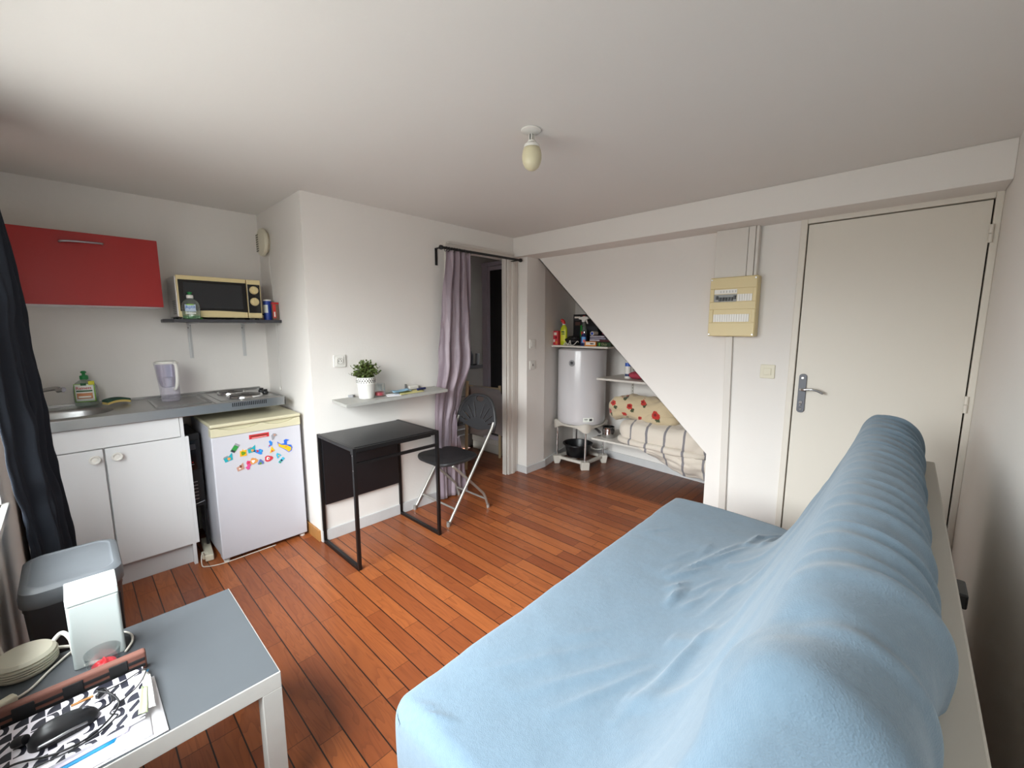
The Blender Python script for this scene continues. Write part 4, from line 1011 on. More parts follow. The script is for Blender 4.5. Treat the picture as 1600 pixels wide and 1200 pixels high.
for kk in range(5):
    ring_ = []
    for i in range(N_):
        a = 2*PI*i/N_; k = lob(a); ro = .238+.045*k; zt = .445+.028*k; zb = .425-.045*k
        r_, z = [(.18, zt), (ro-.012, zt), (ro, zt-.012), (ro-.004, zb), (.18, zb+.01)][kk]
        ring_.append((bx+r_*math.cos(a), by+r_*math.sin(a), z))
    rows.append(ring_)
rows.append(rows[0]); q.grid(rows, True); q.build('upper_ring', M_pl, WS, smooth='auto')
BO = thing('water_heater', 'white cylindrical electric water heater standing on its stand', 'water heater', (bx, by, .45))
M_enam = pbr('white_enamel', 'C4C2C4', .28, coat=.3)
MB().lathe([(0, .445), (.20, .445), (.232, .452), (.243, .47), (.246, .50), (.246, 1.185), (.243, 1.20), (.225, 1.212), (.12, 1.222), (0, 1.224)], (bx, by, 0), 96).build('tank', M_enam, BO, smooth='auto')
def on_tank(a, z, w_, h_, off=.0008, n=8):
    R_ = .246+off
    return [[(bx+R_*math.cos(a+(-w_/2+w_*i/n)/R_), by+R_*math.sin(a+(-w_/2+w_*i/n)/R_), z-h_/2+h_*k/3) for i in range(n+1)] for k in range(4)]
a0 = math.atan2(-2.734-by, -2.913-bx)
q = MB(); q.grid(on_tank(a0+.42+2*PI, .475+.0, .10, .042)); q.grid
lab = q
lab.bm.free()
q = MB(); q.grid(on_tank(a0+.30, .512, .105, .042)); lb = q.build('rating_label', M_lab, BO, solid=.0006)
q = MB(); q.grid(on_tank(a0+.20, .520, .035, .006, .0016)); q.grid(on_tank(a0+.20, .508, .03, .004, .0016)); q.grid(on_tank(a0+.40, .512, .030, .024, .0016, 4)); q.build('print', pbr('label_print', '3A3A3E', .5), BO, solid=.0004)
am = a0-.42
m = Matrix.Translation((bx+.2465*math.cos(am), by+.2465*math.sin(am), 1.075)) @ Matrix.Rotation(am, 4, 'Z') @ Matrix.Rotation(PI/2, 4, 'Y')
q = MB(); q.M = m; q.lathe([(0, -.004), (.032, -.004), (.032, .0012), (0, .0018)], seg=32); q.build('badge', pbr('badge_grey', '97989A', .35, .5), BO, smooth='auto')
q = MB(); q.M = m @ Matrix.Translation((0, 0, .0014)); q.lathe([(0, 0), (.017, 0), (.017, .0012), (0, .0014)], (-.004, 0, 0), seg=20, sx=.7); q.prism([(.010, -.018), (.014, -.018), (.014, .018), (.010, .018)], 2, 0, .0012); q.build('badge_mark', pbr('badge_dark', '2B2B2F', .4), BO)
q = MB(); q.tube([(bx+.10, by-.12, .46), (bx+.10, by-.12, .36)], .012).tube([(bx+.10, by-.12, .37), (bx+.02, by-.22, .36)], .014).lathe([(0, 0), (.016, 0), (.02, .05), (0, .05)], (bx+.0, by-.225, .28), 14); q.build('safety_valve', M_alu, BO, smooth='auto')
MB().tube(catmull([(bx+.06, by+.02, .46), (bx+.12, by+.02, .25), (bx+.22, by-.02, .10), (1.02, -.45, .12)], 6), .009, 8).build('pipe', M_white, BO, smooth=True)
BW = thing('washing_bowl', 'round black plastic washing bowl under the water heater', 'bowl', (bx-.04, by, .08))
MB().lathe([(0, 0), (.105, 0), (.118, .012), (.138, .12), (.142, .13), (.155, .132), (.157, .126), (.1565, .137), (.153, .140), (.138, .137), (.134, .122), (.113, .018), (.10, .010), (0, .010)], (bx-.035, by+.01, .081), 56).build('bowl_body', pbr('black_bowl', '0F1013', .35), BW, smooth='auto')

# white boards on slotted uprights
M_board = pbr('white_shelf_board', 'CBC6BE', .5)
BS = thing('storage_shelf', 'white board over the water heater loaded with cleaning products', 'shelf', (.75, -.35, 1.24))
MB().prism([(.50, -.725), (1.04, -.725), (1.10, .02), (.50, -.075)], 2, 1.228, 1.246).build('board', M_board, BS, bevel=.001)
MS = thing('storage_shelf', 'white middle board on a slotted upright, right of the water heater', 'shelf', (.8, -.9, .93))
MB().prism([(.60, -.555), (.60, -1.24), (1.012, -1.24), (1.07, -.575)], 2, .918, .937).build('board', M_board, MS, bevel=.001)
q = MB(); q.box(1.052, 1.066, -.715, -.69, .35, 1.22); up = q.build('upright', M_board, MS, bevel=.001)
q = MB()
for i in range(26): q.box(1.0505, 1.0525, -.711, -.706, .38+.032*i, .398+.032*i)
q.build('slots', pbr('slot_dark', '4A4845', .6), up)
q = MB(); q.prism([(1.05, .90), (.70, .912), (.70, .919), (1.05, .919)], 1, -.704, -.70); q.build('bracket', M_board, MS)
LS = thing('storage_shelf', 'lowest white board beside the stand, carrying the steel pot', 'shelf', (.8, -.8, .32))
MB().prism([(.60, -.515), (.60, -1.66), (.985, -1.66), (1.08, -.53)], 2, .312, .330).build('board', M_board, LS, bevel=.001)
q = MB(); q.prism([(1.05, .29), (.70, .306), (.70, .313), (1.05, .313)], 1, -.704, -.70); q.build('bracket', M_board, LS)

def product_box(name, label, cat, x0, x1, y0, y1, z0, h_, mat, rz=0, bands=()):
    t_ = thing(name, label, cat, ((x0+x1)/2, (y0+y1)/2, z0))
    cx_, cy_ = (x0+x1)/2, (y0+y1)/2
    MB().at((cx_, cy_, z0), rz=rz).box(-(x1-x0)/2, (x1-x0)/2, -(y1-y0)/2, (y1-y0)/2, 0, h_).build('carton', mat, t_, bevel=.002)
    for (ya_, yb_, za_, zb_, mt_) in bands:
        MB().at((cx_, cy_, z0), rz=rz).box(-(x1-x0)/2-.001, -(x1-x0)/2+.001, ya_, yb_, za_, zb_).build('print', mt_, t_)
    return t_
ST = 1.246
M_pk = pbr('pink_red_pack', 'B8303C', .4); M_lk = pbr('light_print', 'D8CFC4', .5)
product_box('food_pack', 'red checked packet at the left end of the storage board', 'packet', .535, .585, -.125, -.060, ST, .145, M_pk, 0, [(-.018, .016, .10, .128, M_lk), (-.024, .0, .065, .088, pbr('print_dark_red', '6E1218', .5)), (.002, .024, .03, .058, M_lk), (-.026, -.006, .012, .04, pbr('print_orange', 'C97A3A', .5))])
t_ = thing('toilet_cleaner', 'yellow-green toilet cleaner bottle with red angled cap', 'bottle', (.575, -.165, ST))
cx_, cy_ = .575, -.172
MB().lathe([(.03, 0), (.038, .006), (.040, .05), (.040, .15), (.036, .175), (.024, .192), (.015, .205), (.015, .215), (0, .215)], (cx_, cy_, ST), 30, sx=.6).build('bottle_body', pbr('lime_plastic', 'AEB81C', .35), t_, smooth='auto')
MB().tube(catmull([(cx_, cy_, ST+.212), (cx_, cy_+.004, ST+.232), (cx_-.004, cy_+.022, ST+.252), (cx_-.006, cy_+.030, ST+.258)], 5), [.016]*5+[.018]*5+[.012]*6).build('cap', M_red2, t_, smooth='auto')
MB().lathe([(0, 0), (.018, 0), (.016, .008), (0, .008)], (cx_, cy_, ST+.206), 16).build('collar', M_white, t_, smooth='auto')
q = MB(); q.grid([[(cx_-.0248*math.cos(a), cy_+.0412*math.sin(a), ST+zz) for a in [-.8+.16*i for i in range(11)]] for zz in (.04, .10, .15)]); q.build('label', pbr('lime_label', 'C6C63A', .5), t_, solid=.0008)
q = MB(); q.grid([[(cx_-.0256*math.cos(a), cy_+.0420*math.sin(a), ST+zz) for a in [-.6+.12*i for i in range(8)]] for zz in (.108, .118)]); q.grid([[(cx_-.0256*math.cos(a), cy_+.0420*math.sin(a), ST+zz) for a in [-.6+.12*i for i in range(9)]] for zz in (.128, .142)]); q.build('lettering', pbr('dark_green_print', '2E5A24', .5), t_, solid=.0006)
product_box('tool_box_carton', 'tall black appliance carton standing at the back of the storage board', 'carton', .72, .86, -.475, -.185, ST, .312, pbr('black_carton', '141417', .4), 0, [(.06, .13, .272, .290, M_lk), (.045, .0465, .02, .30, pbr('carton_grey', '3C3C42', .4)), (-.13, .03, .15, .19, pbr('carton_grey2', '2C2C33', .4)), (.06, .13, .255, .258, pbr('carton_light', '77777C', .5)), (-.12, -.07, .265, .285, pbr('carton_gold', '6A6034', .5)), (.06, .12, .20, .235, pbr('carton_brown', '4A2E28', .5))])
t_ = thing('spray_bottle', 'green spray bottle with white trigger before the black carton', 'bottle', (.64, -.375, ST))
cx_, cy_ = .665, -.352
MB().lathe([(.03, 0), (.037, .006), (.037, .11), (.034, .15), (.026, .19), (.016, .215), (.014, .235), (0, .235)], (cx_, cy_, ST), 30, sx=.65).build('bottle_body', M_bottle, t_, smooth='auto')
q = MB(); q.grid([[(cx_-.0255*math.cos(a), cy_+.0385*math.sin(a), ST+zz) for a in [.1+.1*i for i in range(12)]] for zz in (.03, .12, .20)]); q.build('green_panel', pbr('spray_green', '1E7A2E', .35), t_, solid=.001)
q = MB(); q.grid([[(cx_-.0265*math.cos(a), cy_+.0395*math.sin(a), ST+zz+.02*a) for a in [-.55+.12*i for i in range(9)]] for zz in (.10, .135)]); q.build('red_emblem', pbr('spray_red', 'B03A34', .4), t_, solid=.001)
q = MB(); q.prism([(cy_+.055, ST+.262), (cy_+.05, ST+.278), (cy_-.01, ST+.29), (cy_-.05, ST+.283), (cy_-.058, ST+.262), (cy_-.03, ST+.258), (cy_-.012, ST+.232), (cy_+.012, ST+.232), (cy_+.018, ST+.256)], 0, cx_-.018, cx_+.018); q.build('trigger_head', M_white, t_, bevel=.004)
q = MB(); q.prism([(cy_-.032, ST+.262), (cy_-.05, ST+.215), (cy_-.044, ST+.212), (cy_-.02, ST+.255)], 0, cx_-.008, cx_+.008); q.build('trigger', M_white, t_, bevel=.002)
MB().lathe([(0, .286), (.012, .286), (.010, .296), (0, .296)], (cx_, cy_+.0, ST), 14).build('nozzle_cap', M_red2, t_)
t_ = thing('wipes_bottle', 'dark blue spray refill with sky-blue label on the storage board', 'bottle', (.56, -.40, ST))
MB().lathe([(.028, 0), (.033, .005), (.034, .085), (.022, .105), (.015, .115), (.015, .122), (0, .122)], (.555, -.425, ST), 26, sx=.75).build('bottle_body', pbr('navy_bottle', '1A2450', .3), t_, smooth='auto')
q = MB(); q.grid([[(.555-.0262*math.cos(a), -.425+.0348*math.sin(a), ST+zz) for a in [-1.1+.14*i for i in range(10)]] for zz in (.03, .06, .088)]); q.build('label', pbr('sky_label', '4E8FC8', .4), t_, solid=.0008)
q = MB(); q.grid([[(.555-.0270*math.cos(a), -.425+.0356*math.sin(a), ST+zz) for a in [-1.0+.12*i for i in range(7)]] for zz in (.035, .062)]); q.build('red_print', pbr('label_red', 'B8444A', .4), t_, solid=.0008)
# crumpled black bag with white cords
q = MB(); rows = []
for i in range(25):
    a = PI*i/24; row = []
    for j in range(32):
        t2 = 2*PI*j/32; k = 1+.35*noise.noise(Vector((math.cos(t2)*1.6, math.sin(t2)*1.6, a*1.5)))
        row.append((.58+.05*math.sin(a)*math.cos(t2)*k, -.285+.085*math.sin(a)*math.sin(t2)*k, ST+.003+.042+.042*math.cos(a)*k*(1 if a < PI/2 else .95)))
    rows.append(row)
q.grid(rows, True); bg = q.build('crumpled_bag', pbr('black_bag', '131316', .5), None, smooth=True); tag(bg, 'crumpled black bag behind tangled white cords on the storage board', 'bag')
cd = MB(); cd.tube(catmull([(.525, -.205, ST+.004), (.52, -.24, ST+.03), (.522, -.265, ST+.006), (.52, -.29, ST+.05), (.524, -.30, ST+.008), (.52, -.34, ST+.012), (.53, -.37, ST+.045), (.52, -.39, ST+.035)], 8), .0035, 7)
cd.tube(catmull([(.515, -.22, ST+.005), (.51, -.26, ST+.015), (.515, -.30, ST+.006), (.512, -.34, ST+.008)], 6), .003, 7)
tag(cd.build('string_tangle', M_cable, None, smooth=True), 'tangled white cord on the front of the storage board', 'cord')
q = MB(); q.prism([(-.20, 0), (-.40, .10), (-.47, .115), (-.47, .105), (-.25, .0)], 0, .60, .604)
q.bm.free()
M_or = pbr('orange_carton', 'D0802A', .4)
product_box('snack_carton', 'orange and white carton lying at the front of the storage board', 'carton', .52, .70, -.585, -.462, ST, .045, M_or, 0, [(-.058, .048, .012, .040, M_lk), (-.04, .0, .02, .03, pbr('carton_dark', '5A4A42', .5))])
t_ = product_box('biscuit_carton', 'dark green carton with pale lettering lying beside the orange one', 'carton', .53, .70, -.735, -.592, ST, .042, pbr('bottle_green', '1E3318', .4), 0, [(.035, .05, .006, .036, pbr('leaf_green', '4F8A2E', .4))])
text('lettering', 'Duy', .034, pbr('gold_print', '8C8C66', .5), t_, face_minus_x(.5295, -.672, ST+.021), .0008)
product_box('carton', 'maroon flat carton behind the green one on the storage board', 'carton', .56, .74, -.735, -.60, ST+.043, .02, pbr('maroon_carton', '4A1A20', .5))
# folded bags, three stacked sheets
for i in range(3):
    q = MB(); q.at((.66, -.575, ST+.047+.0185*i if i else ST+.0475), rz=.05*i-.05).box(-.09, .09, -.105+.02*i, .09, 0, .016)
    tag(q.build('folded_bag', pbr('bag_lilac%d' % i, ('B9B3BE', '8C8796', 'A49DA8')[i], .55, var=.25, vscale=30), None, bevel=.005), ('lowest folded plastic bag in the stack on the storage board', 'grey-lilac folded plastic bag in the middle of the stack', 'topmost folded plastic bag of the stack on the storage board')[i], 'bag')
t_ = thing('roll', 'blue-centred roll lying on the stack of folded bags', 'roll', (.60, -.50, ST+.10))
MB().at((.62, -.505, ST+.121), ry=PI/2).lathe([(.010, -.04), (.020, -.04), (.020, .04), (.010, .04)], seg=24, cap=False).build('roll_body', M_lk, t_, smooth='auto')
MB().at((.62, -.505, ST+.121), ry=PI/2).lathe([(.0, -.042), (.014, -.042), (.014, .042), (0, .042)], seg=20).build('core', M_blue, t_, smooth='auto')
q = MB(); rows = []
for i in range(13):
    a = PI*i/12; rows.append([(.66+.05*math.sin(a)*math.cos(2*PI*j/20), -.625+.05*math.sin(a)*math.sin(2*PI*j/20)*(1+.3*noise.noise(Vector((j*.4, i*.4, 2)))), ST+.1205+.018*math.cos(a)) for j in range(20)])
q.grid(rows, True); tag(q.build('cloth', pbr('pink_cloth', 'A8405C', .8), None, smooth=True), 'pink cloth bundle on top of the folded bags', 'cloth')
product_box('laundry_box', 'dark blue and yellow detergent box in the corner of the storage board', 'box', .86, .93, -.70, -.55, ST, .21, pbr('detergent_navy', '24303E', .4), 0, [(-.06, .04, .12, .15, pbr('detergent_yellow', '9A9A3A', .4)), (-.05, .03, .06, .11, pbr('detergent_blue', '3A6EA0', .4)), (.0, .07, .16, .2, pbr('detergent_brown', '6A4A3A', .4))])
# middle shelf
t_ = thing('aerosol_can', 'white and blue aerosol can on the middle board', 'can', (.76, -.77, .937))
MB().lathe([(0, 0), (.029, 0), (.031, .004), (.031, .155), (.026, .168), (0, .17)], (.775, -.795, .937), 28).build('can_body', M_white, t_, smooth='auto')
MB().lathe([(0, .165), (.024, .165), (.024, .205), (.018, .212), (0, .212)], (.775, -.795, .937), 24).build('cap', pbr('cap_white', 'D0D4DA', .4), t_, smooth='auto')
for z0, z1, mt_ in ((.022, .045, pbr('can_navy', '23305E', .4)), (.118, .152, pbr('can_blue', '2B56B0', .4))):
    q = MB(); q.grid([[(.775+.0318*math.cos(a), -.795+.0318*math.sin(a), .937+zz) for a in [2.6+.14*i for i in range(16)]] for zz in (z0, z1)]); q.build('print', mt_, t_, solid=.0006)
for i, (cx_, cy_, cz_, rx_, ry_, rz_, col, lab) in enumerate(((.76, -.905, .937, .07, .085, .035, 'A83A4C', 'crumpled raspberry red cloth on the middle board'), (.88, -.93, .937, .06, .10, .085, '6E6058', 'grey-brown crumpled cloth behind the raspberry one'))):
    q = MB(); rows = []
    for a_ in range(17):
        a = PI*a_/16; rows.append([(cx_+rx_*math.sin(a)*math.cos(2*PI*j/28)*(1+.3*noise.noise(Vector((j*.5, a*2, i)))), cy_+ry_*math.sin(a)*math.sin(2*PI*j/28)*(1+.3*noise.noise(Vector((j*.5, a*2, i+4)))), cz_+.002+max(0, rz_+rz_*math.cos(a)*(1+.25*noise.noise(Vector((j*.4, a*3, i+9)))))) for j in range(28)])
    q.grid(rows, True); tag(q.build('cloth', pbr('cloth_%d' % i, col, .85, var=.3, vscale=20), None, smooth=True), lab, 'cloth')
# pot on lowest shelf
t_ = thing('saucepan', 'small stainless steel pot with dark rim on the lowest board', 'pot', (.74, -.63, .33))
MB().lathe([(0, 0), (.056, 0), (.060, .006), (.060, .065), (.063, .067), (.063, .075), (.060, .077), (.060, .108), (.063, .112), (.0575, .112), (.0575, .01), (0, .01)], (.72, -.635, .331), 40).build('pan_body', M_chrome, t_, smooth='auto')
MB().tube(catmull([(.675, -.68, .428), (.655, -.71, .43), (.67, -.725, .43), (.70, -.69, .428)], 5), .006, 8).build('handle', M_black, t_, smooth=True)
# striped duvet bundle and poppy pillow
def soft(name, c_, rad, mat, seed, e1=.6, e2=.6, amp=.02, fr=4, nu=64, nv=72, fn=None, parent=None):
    q = MB(); rows = []
    for i in range(nu+1):
        a = -PI/2+PI*i/nu; row = []
        for j in range(nv):
            t2 = 2*PI*j/nv
            sp_ = lambda v, e: math.copysign(abs(v)**e, v)
            p = Vector((rad[0]*sp_(math.cos(a), e1)*sp_(math.cos(t2), e2), rad[1]*sp_(math.cos(a), e1)*sp_(math.sin(t2), e2), rad[2]*sp_(math.sin(a), e1)))
            n_ = Vector((p.x/rad[0]**2, p.y/rad[1]**2, p.z/rad[2]**2)).normalized()
            p += n_*(amp*noise.noise(p*fr+Vector((seed, 0, 0)))+amp*.4*noise.noise(p*fr*3+Vector((0, seed, 0))))
            if fn: p = fn(p)
            row.append(Vector(c_)+p)
        rows.append(row)
    q.grid(rows, True)
    return q.build(name, mat, parent, smooth=True)
def duv(p):
    z = p.z - .012*math.sin(p.y*6)
    if p.x < -.02: z -= .05*max(0, min(1, (-.30-p.y)/.35))*max(0, -p.x/.2) if p.z < 0 else .0
    return Vector((p.x, p.y, z - .16*max(0, -p.y-.1)*.55))
DV = thing('duvet', 'bundled cream duvet with grey stripes stuffed on the lowest board', 'duvet', (.75, -1.2, .33))
soft('duvet_fold', (.765, -1.235, .465), (.205, .445, .108), M_duvet, 2.0, .55, .55, .032, 6, fn=duv, parent=DV)
soft('duvet_fold', (.745, -1.20, .372), (.215, .425, .042), M_duvet, 5.0, .6, .6, .012, 5, fn=lambda p: Vector((p.x, p.y, p.z-.10*max(0, -p.y-.05)*.55)), parent=DV)
q = MB(); rows = []
for i in range(61):
    u = i/60; row = []; y = -.90-.78*u
    for j in range(31):
        v = j/30
        drop = .03+.17*min(1, u*1.5)
        z = .372-.03*u-(drop)*v; x = .575+.015*math.sin(u*14+v*3)-.012*math.sin(v*PI)+.02*noise.noise(Vector((u*7, v*4, 3)))+.07*v*v
        row.append((x, y-.04*v+.03*math.sin(v*6+u*3)*v, z+.012*noise.noise(Vector((u*9, v*3, 7)))))
    rows.append(row)
q.grid(rows); q.build('hanging_edge', M_duvet, DV, smooth=True, solid=.012)
M_pop = pbr('poppy_print_cotton', 'BFAE8E', .9, sheen=.2); t = NT(M_pop); b = t.n['Principled BSDF']
tc = t.n.new('ShaderNodeTexCoord'); nz = t.node('ShaderNodeTexNoise', Scale=26.0, Detail=3.0); t.l.new(tc.outputs['Object'], nz.inputs['Vector'])
sp = t.n.new('ShaderNodeSeparateXYZ'); t.l.new(tc.outputs['Object'], sp.inputs[0])
wig = t.math('MULTIPLY', t.math('SUBTRACT', nz.outputs['Fac'], .5), .06)
colr = lin('BFAE8E')
FL = [(-.715, .70, .030), (-.885, .683, .026), (-1.00, .735, .024), (-1.145, .635, .038), (-.655, .612, .022), (-.99, .585, .018), (-.82, .60, .016), (-1.2, .80, .03), (-.80, .79, .025)]
for fy, fz, fr in FL:
    for dy, dz, r_, cc in ((.022, -.030, fr*.65, '3A4428'), (0, 0, fr, 'B02A20'), (-.004, .004, fr*.3, '7A1410')):
        dd_ = t.math('SQRT', t.math('ADD', t.math('POWER', t.math('SUBTRACT', sp.outputs[1], fy-dy), 2.0), t.math('POWER', t.math('SUBTRACT', sp.outputs[2], fz+dz), 2.0)))
        colr = t.mix(t.math('LESS_THAN', t.math('ADD', dd_, wig), r_), colr, lin(cc))
t.l.new(colr, b.inputs['Base Color'])
n1 = t.node('ShaderNodeTexNoise', Scale=22.0, Detail=4.0); t.l.new(tc.outputs['Object'], n1.inputs['Vector'])
bp = t.node('ShaderNodeBump', Strength=.6, Distance=.01); t.l.new(n1.outputs['Fac'], bp.inputs['Height']); t.l.new(bp.outputs['Normal'], b.inputs['Normal'])
PW = thing('pillow', 'beige pillow printed with red poppies lying on the striped duvet', 'pillow', (.82, -.95, .58))
def pil(p):
    return Vector((p.x-.10*max(0, p.y-.15), p.y, p.z*(1+.25*max(0, p.y-.1)/.3) - .30*max(0, p.y-.20)))
soft('pillow_body', (.815, -.975, .655), (.155, .365, .112), M_pop, 9.0, .65, .6, .036, 7, fn=pil, parent=PW)
soft('pillow_fold', (.735, -1.16, .60), (.09, .17, .06), M_pop, 12.0, .8, .8, .015, 6, parent=PW)
M_bag = None

# ================================================================== SOFA BED
PF_far = [(-1.86, .115), (-1.815, .125), (-1.796, .20), (-1.790, .30), (-1.792, .37), (-1.803, .405), (-1.83, .424), (-1.95, .428), (-2.10, .425), (-2.22, .422), (-2.32, .418), (-2.385, .412),
          (-2.412, .425), (-2.452, .53), (-2.500, .665), (-2.547, .770), (-2.584, .876), (-2.612, .950), (-2.634, 1.015), (-2.660, 1.045), (-2.700, 1.046), (-2.745, 1.030), (-2.785, .995), (-2.806, .945), (-2.806, .885), (-2.79, .80), (-2.70, .55), (-2.60, .30), (-2.50, .14), (-2.40, .115)]
PF_near = [(-1.86, .115), (-1.815, .125), (-1.796, .20), (-1.790, .30), (-1.792, .37), (-1.803, .405), (-1.83, .424), (-1.95, .430), (-2.10, .432), (-2.21, .440), (-2.29, .458), (-2.355, .492),
           (-2.405, .535), (-2.452, .60), (-2.495, .685), (-2.540, .78), (-2.580, .878), (-2.606, .950), (-2.630, 1.010), (-2.660, 1.036), (-2.700, 1.040), (-2.745, 1.024), (-2.785, .990), (-2.806, .940), (-2.806, .880), (-2.79, .80), (-2.70, .55), (-2.60, .30), (-2.50, .14), (-2.40, .115)]
XF, XN, RE = -.475, -2.41, .05
SUB = 9
def prof(k):
    P = [((1-k)*a[0]+k*c_[0], (1-k)*a[1]+k*c_[1], 0) for a, c_ in zip(PF_far, PF_near)]
    return catmull(P, SUB, True)
def seg_d(p, a, c_):
    ax, ay = c_[0]-a[0], c_[1]-a[1]; l2 = ax*ax+ay*ay
    tt = max(0, min(1, ((p[0]-a[0])*ax+(p[1]-a[1])*ay)/l2)); dx, dy = p[0]-a[0]-ax*tt, p[1]-a[1]-ay*tt
    return math.hypot(dx, dy), tt
# creases on the seat: (start, end, height, width) in x,y
SEATR = [((-1.353, -2.125), (-0.880, -2.269), 0.0070, 0.018), ((-1.214, -2.175), (-0.937, -2.297), 0.0070, 0.016), ((-1.442, -2.150), (-1.333, -2.201), 0.0060, 0.016), ((-1.360, -2.130), (-1.187, -2.217), 0.0060, 0.015), ((-1.535, -2.195), (-1.393, -2.185), 0.0080, 0.017), ((-1.498, -2.203), (-1.371, -2.208), 0.0060, 0.015), ((-1.370, -2.088), (-1.228, -2.119), 0.0040, 0.015), ((-1.111, -2.157), (-0.959, -2.161), 0.0040, 0.014),
         ((-0.917, -2.286), (-0.702, -2.312), 0.0070, 0.018), ((-0.927, -2.352), (-0.700, -2.376), 0.0090, 0.020), ((-0.811, -2.284), (-0.587, -2.397), 0.0050, 0.016), ((-1.062, -1.874), (-0.930, -1.956), 0.0030, 0.012), ((-1.543, -2.235), (-1.410, -2.291), 0.0040, 0.020), ((-1.422, -2.227), (-1.249, -2.297), 0.0040, 0.018), ((-1.250, -2.068), (-1.061, -2.133), 0.0030, 0.015),
         ((-2.166, -1.925), (-1.846, -2.128), 0.0040, 0.020), ((-2.174, -2.035), (-1.825, -2.246), 0.0050, 0.022), ((-2.082, -2.296), (-1.673, -2.379), 0.0060, 0.024), ((-2.023, -2.335), (-1.598, -2.383), 0.0060, 0.022), ((-2.396, -1.878), (-2.329, -1.979), 0.0060, 0.011), ((-2.380, -1.861), (-2.332, -1.923), 0.0040, 0.009), ((-2.150, -2.149), (-1.853, -2.290), 0.0050, 0.020), ((-1.568, -2.313), (-1.229, -2.404), 0.0040, 0.020), ((-1.909, -2.013), (-1.758, -2.112), 0.0025, 0.018)]
BACKR = [(x_, h_*(.95 if x_ > -1.1 else .7), w_*.58, sl_) for x_, h_, w_, sl_ in [(-.60, .020, .028, .35), (-.72, .014, .022, -.2), (-.86, .018, .03, .25), (-1.00, .010, .02, .1), (-1.14, .014, .028, .2), (-1.30, .010, .03, .15), (-1.47, .013, .035, .2), (-1.62, .010, .03, .1), (-1.80, .018, .04, .3), (-1.97, .016, .035, .25), (-2.14, .022, .05, .5), (-2.28, .012, .03, .2), (-.66, .012, .02, .1), (-.93, .012, .02, .3), (-1.07, .012, .025, -.1), (-1.22, .014, .02, .1), (-1.38, .010, .03, .3), (-1.55, .012, .02, .1), (-1.71, .012, .03, .2), (-1.89, .016, .025, .1), (-2.06, .014, .03, .4)]]
def disp(x, y, z):
    d_ = .0035*noise.noise(Vector((x*5, y*5, z*5)))+.0018*noise.noise(Vector((x*15, y*15, z*15)))
    if z < .60 and y < -1.82:
        for a, c_, h_, w_ in SEATR:
            r_, tt = seg_d((x, y), a, c_)
            if r_ < w_*3: d_ += 1.7*h_*math.exp(-(r_/w_*1.4)**2)*math.sin(PI*min(1, max(0, .08+tt*.84)))
    if z > .42 and y < -2.28:   # long pull folds up the backrest
        for x0, sl, h_, w_ in ((-1.15, .9, .007, .03), (-1.4, .75, .008, .035), (-1.72, .6, .008, .04), (-.9, .5, .006, .025), (-2.0, .4, .008, .04)):
            xx = x0+sl*(z-.42)*.55; d_ += h_*math.exp(-((x-xx)/w_)**2)*max(0, 1-((z-.66)/.36)**2)
    if z > .72 and y < -2.60:
        k = min(1, (-2.60-y)/.15)
        for x0, h_, w_, sl in BACKR:
            xx = x0+sl*(-2.62-y)*.9-.25*sl*(1.04-z)
            d_ += (h_*math.exp(-((x-xx)/w_)**2)-.3*h_*math.exp(-((x-xx-w_*1.7)/w_)**2))*k
    d_ += .012*math.exp(-((x+2.10)/.06)**2-((z-.96)/.09)**2)*(1 if y < -2.74 else max(0, 1-(y+2.74)/.05)) - .006*math.exp(-((x+2.30)/.08)**2-((z-.93)/.08)**2)*(1 if y < -2.74 else max(0, 1-(y+2.74)/.05))
    # knotted lump near the window end of the backrest
    d_ += .022*math.exp(-((x+2.30)**2+(y+2.60)**2+(z-.93)**2*.6)/.0040) - .018*math.exp(-((x+2.27)**2+(y+2.655)**2+(z-1.03)**2)/.0022)
    return d_
q = MB(); rows = []
NXS = 400
xs = []
for i in range(9): xs.append((XF+0, i/8, 1))
seq = [('f', (8-i)/8) for i in range(0, 8)] + [('m', i/NXS) for i in range(NXS+1)] + [('n', (i+1)/8) for i in range(8)]
for kind, tt in seq:
    if kind == 'm': x = XF-RE+(XN+RE-XF+RE)*tt; inset = 0; ax_ = 0
    else:
        ang = tt*PI/2; inset = RE*(1-math.cos(ang))
        x = (XF-RE)+RE*math.sin(ang) if kind == 'f' else (XN+RE)-RE*math.sin(ang)
    kb = max(0, min(1, (-.50-x)/.55)); kb = kb*kb*(3-2*kb)
    P = prof(kb); n_ = len(P); row = []
    for j, p in enumerate(P):
        tn = (P[(j+1) % n_]-P[j-1]).normalized(); nm = Vector((-tn.y, tn.x, 0))   # outward for this winding
        o_ = -1
        dd_ = disp(x, p.x, p.y) if kind == 'm' else disp(x, p.x, p.y)*(1-tt)
        pp = p + nm*o_*(dd_-inset)
        row.append((x, pp.x, pp.y))
    rows.append(row)
V_ = q.grid(rows, True)
q.f(V_[0][::-1]); q.f(V_[-1])
bmesh.ops.triangulate(q.bm, faces=[f for f in q.bm.faces if len(f.verts) > 4])
SC = q.build('sofa_cover', M_fleece, None, smooth='auto'); tag(SC, 'light blue fleece cover stretched over the whole sofa bed', 'sofa cover')
SO = thing('sofa_bed', 'sofa bed under the blue cover with a pale board along its back', 'sofa', (-1.45, -2.4, 0))
M_bk = pbr('pale_back_board', 'B2ADA3', .6)
MB().box(-2.40, -.50, -2.862, -2.812, .10, .872).build('back_board', M_bk, SO, bevel=.004)
MB().box(-1.60, -1.52, -2.885, -2.863, .80, .835).build('handle', M_black, SO, bevel=.004)
for x in (-2.33, -.57):
    for y in (-1.90, -2.66): MB().lathe([(0, 0), (.018, 0), (.022, .115), (0, .115)], (x, y, 0), 16).build('leg', M_black, SO, smooth='auto')

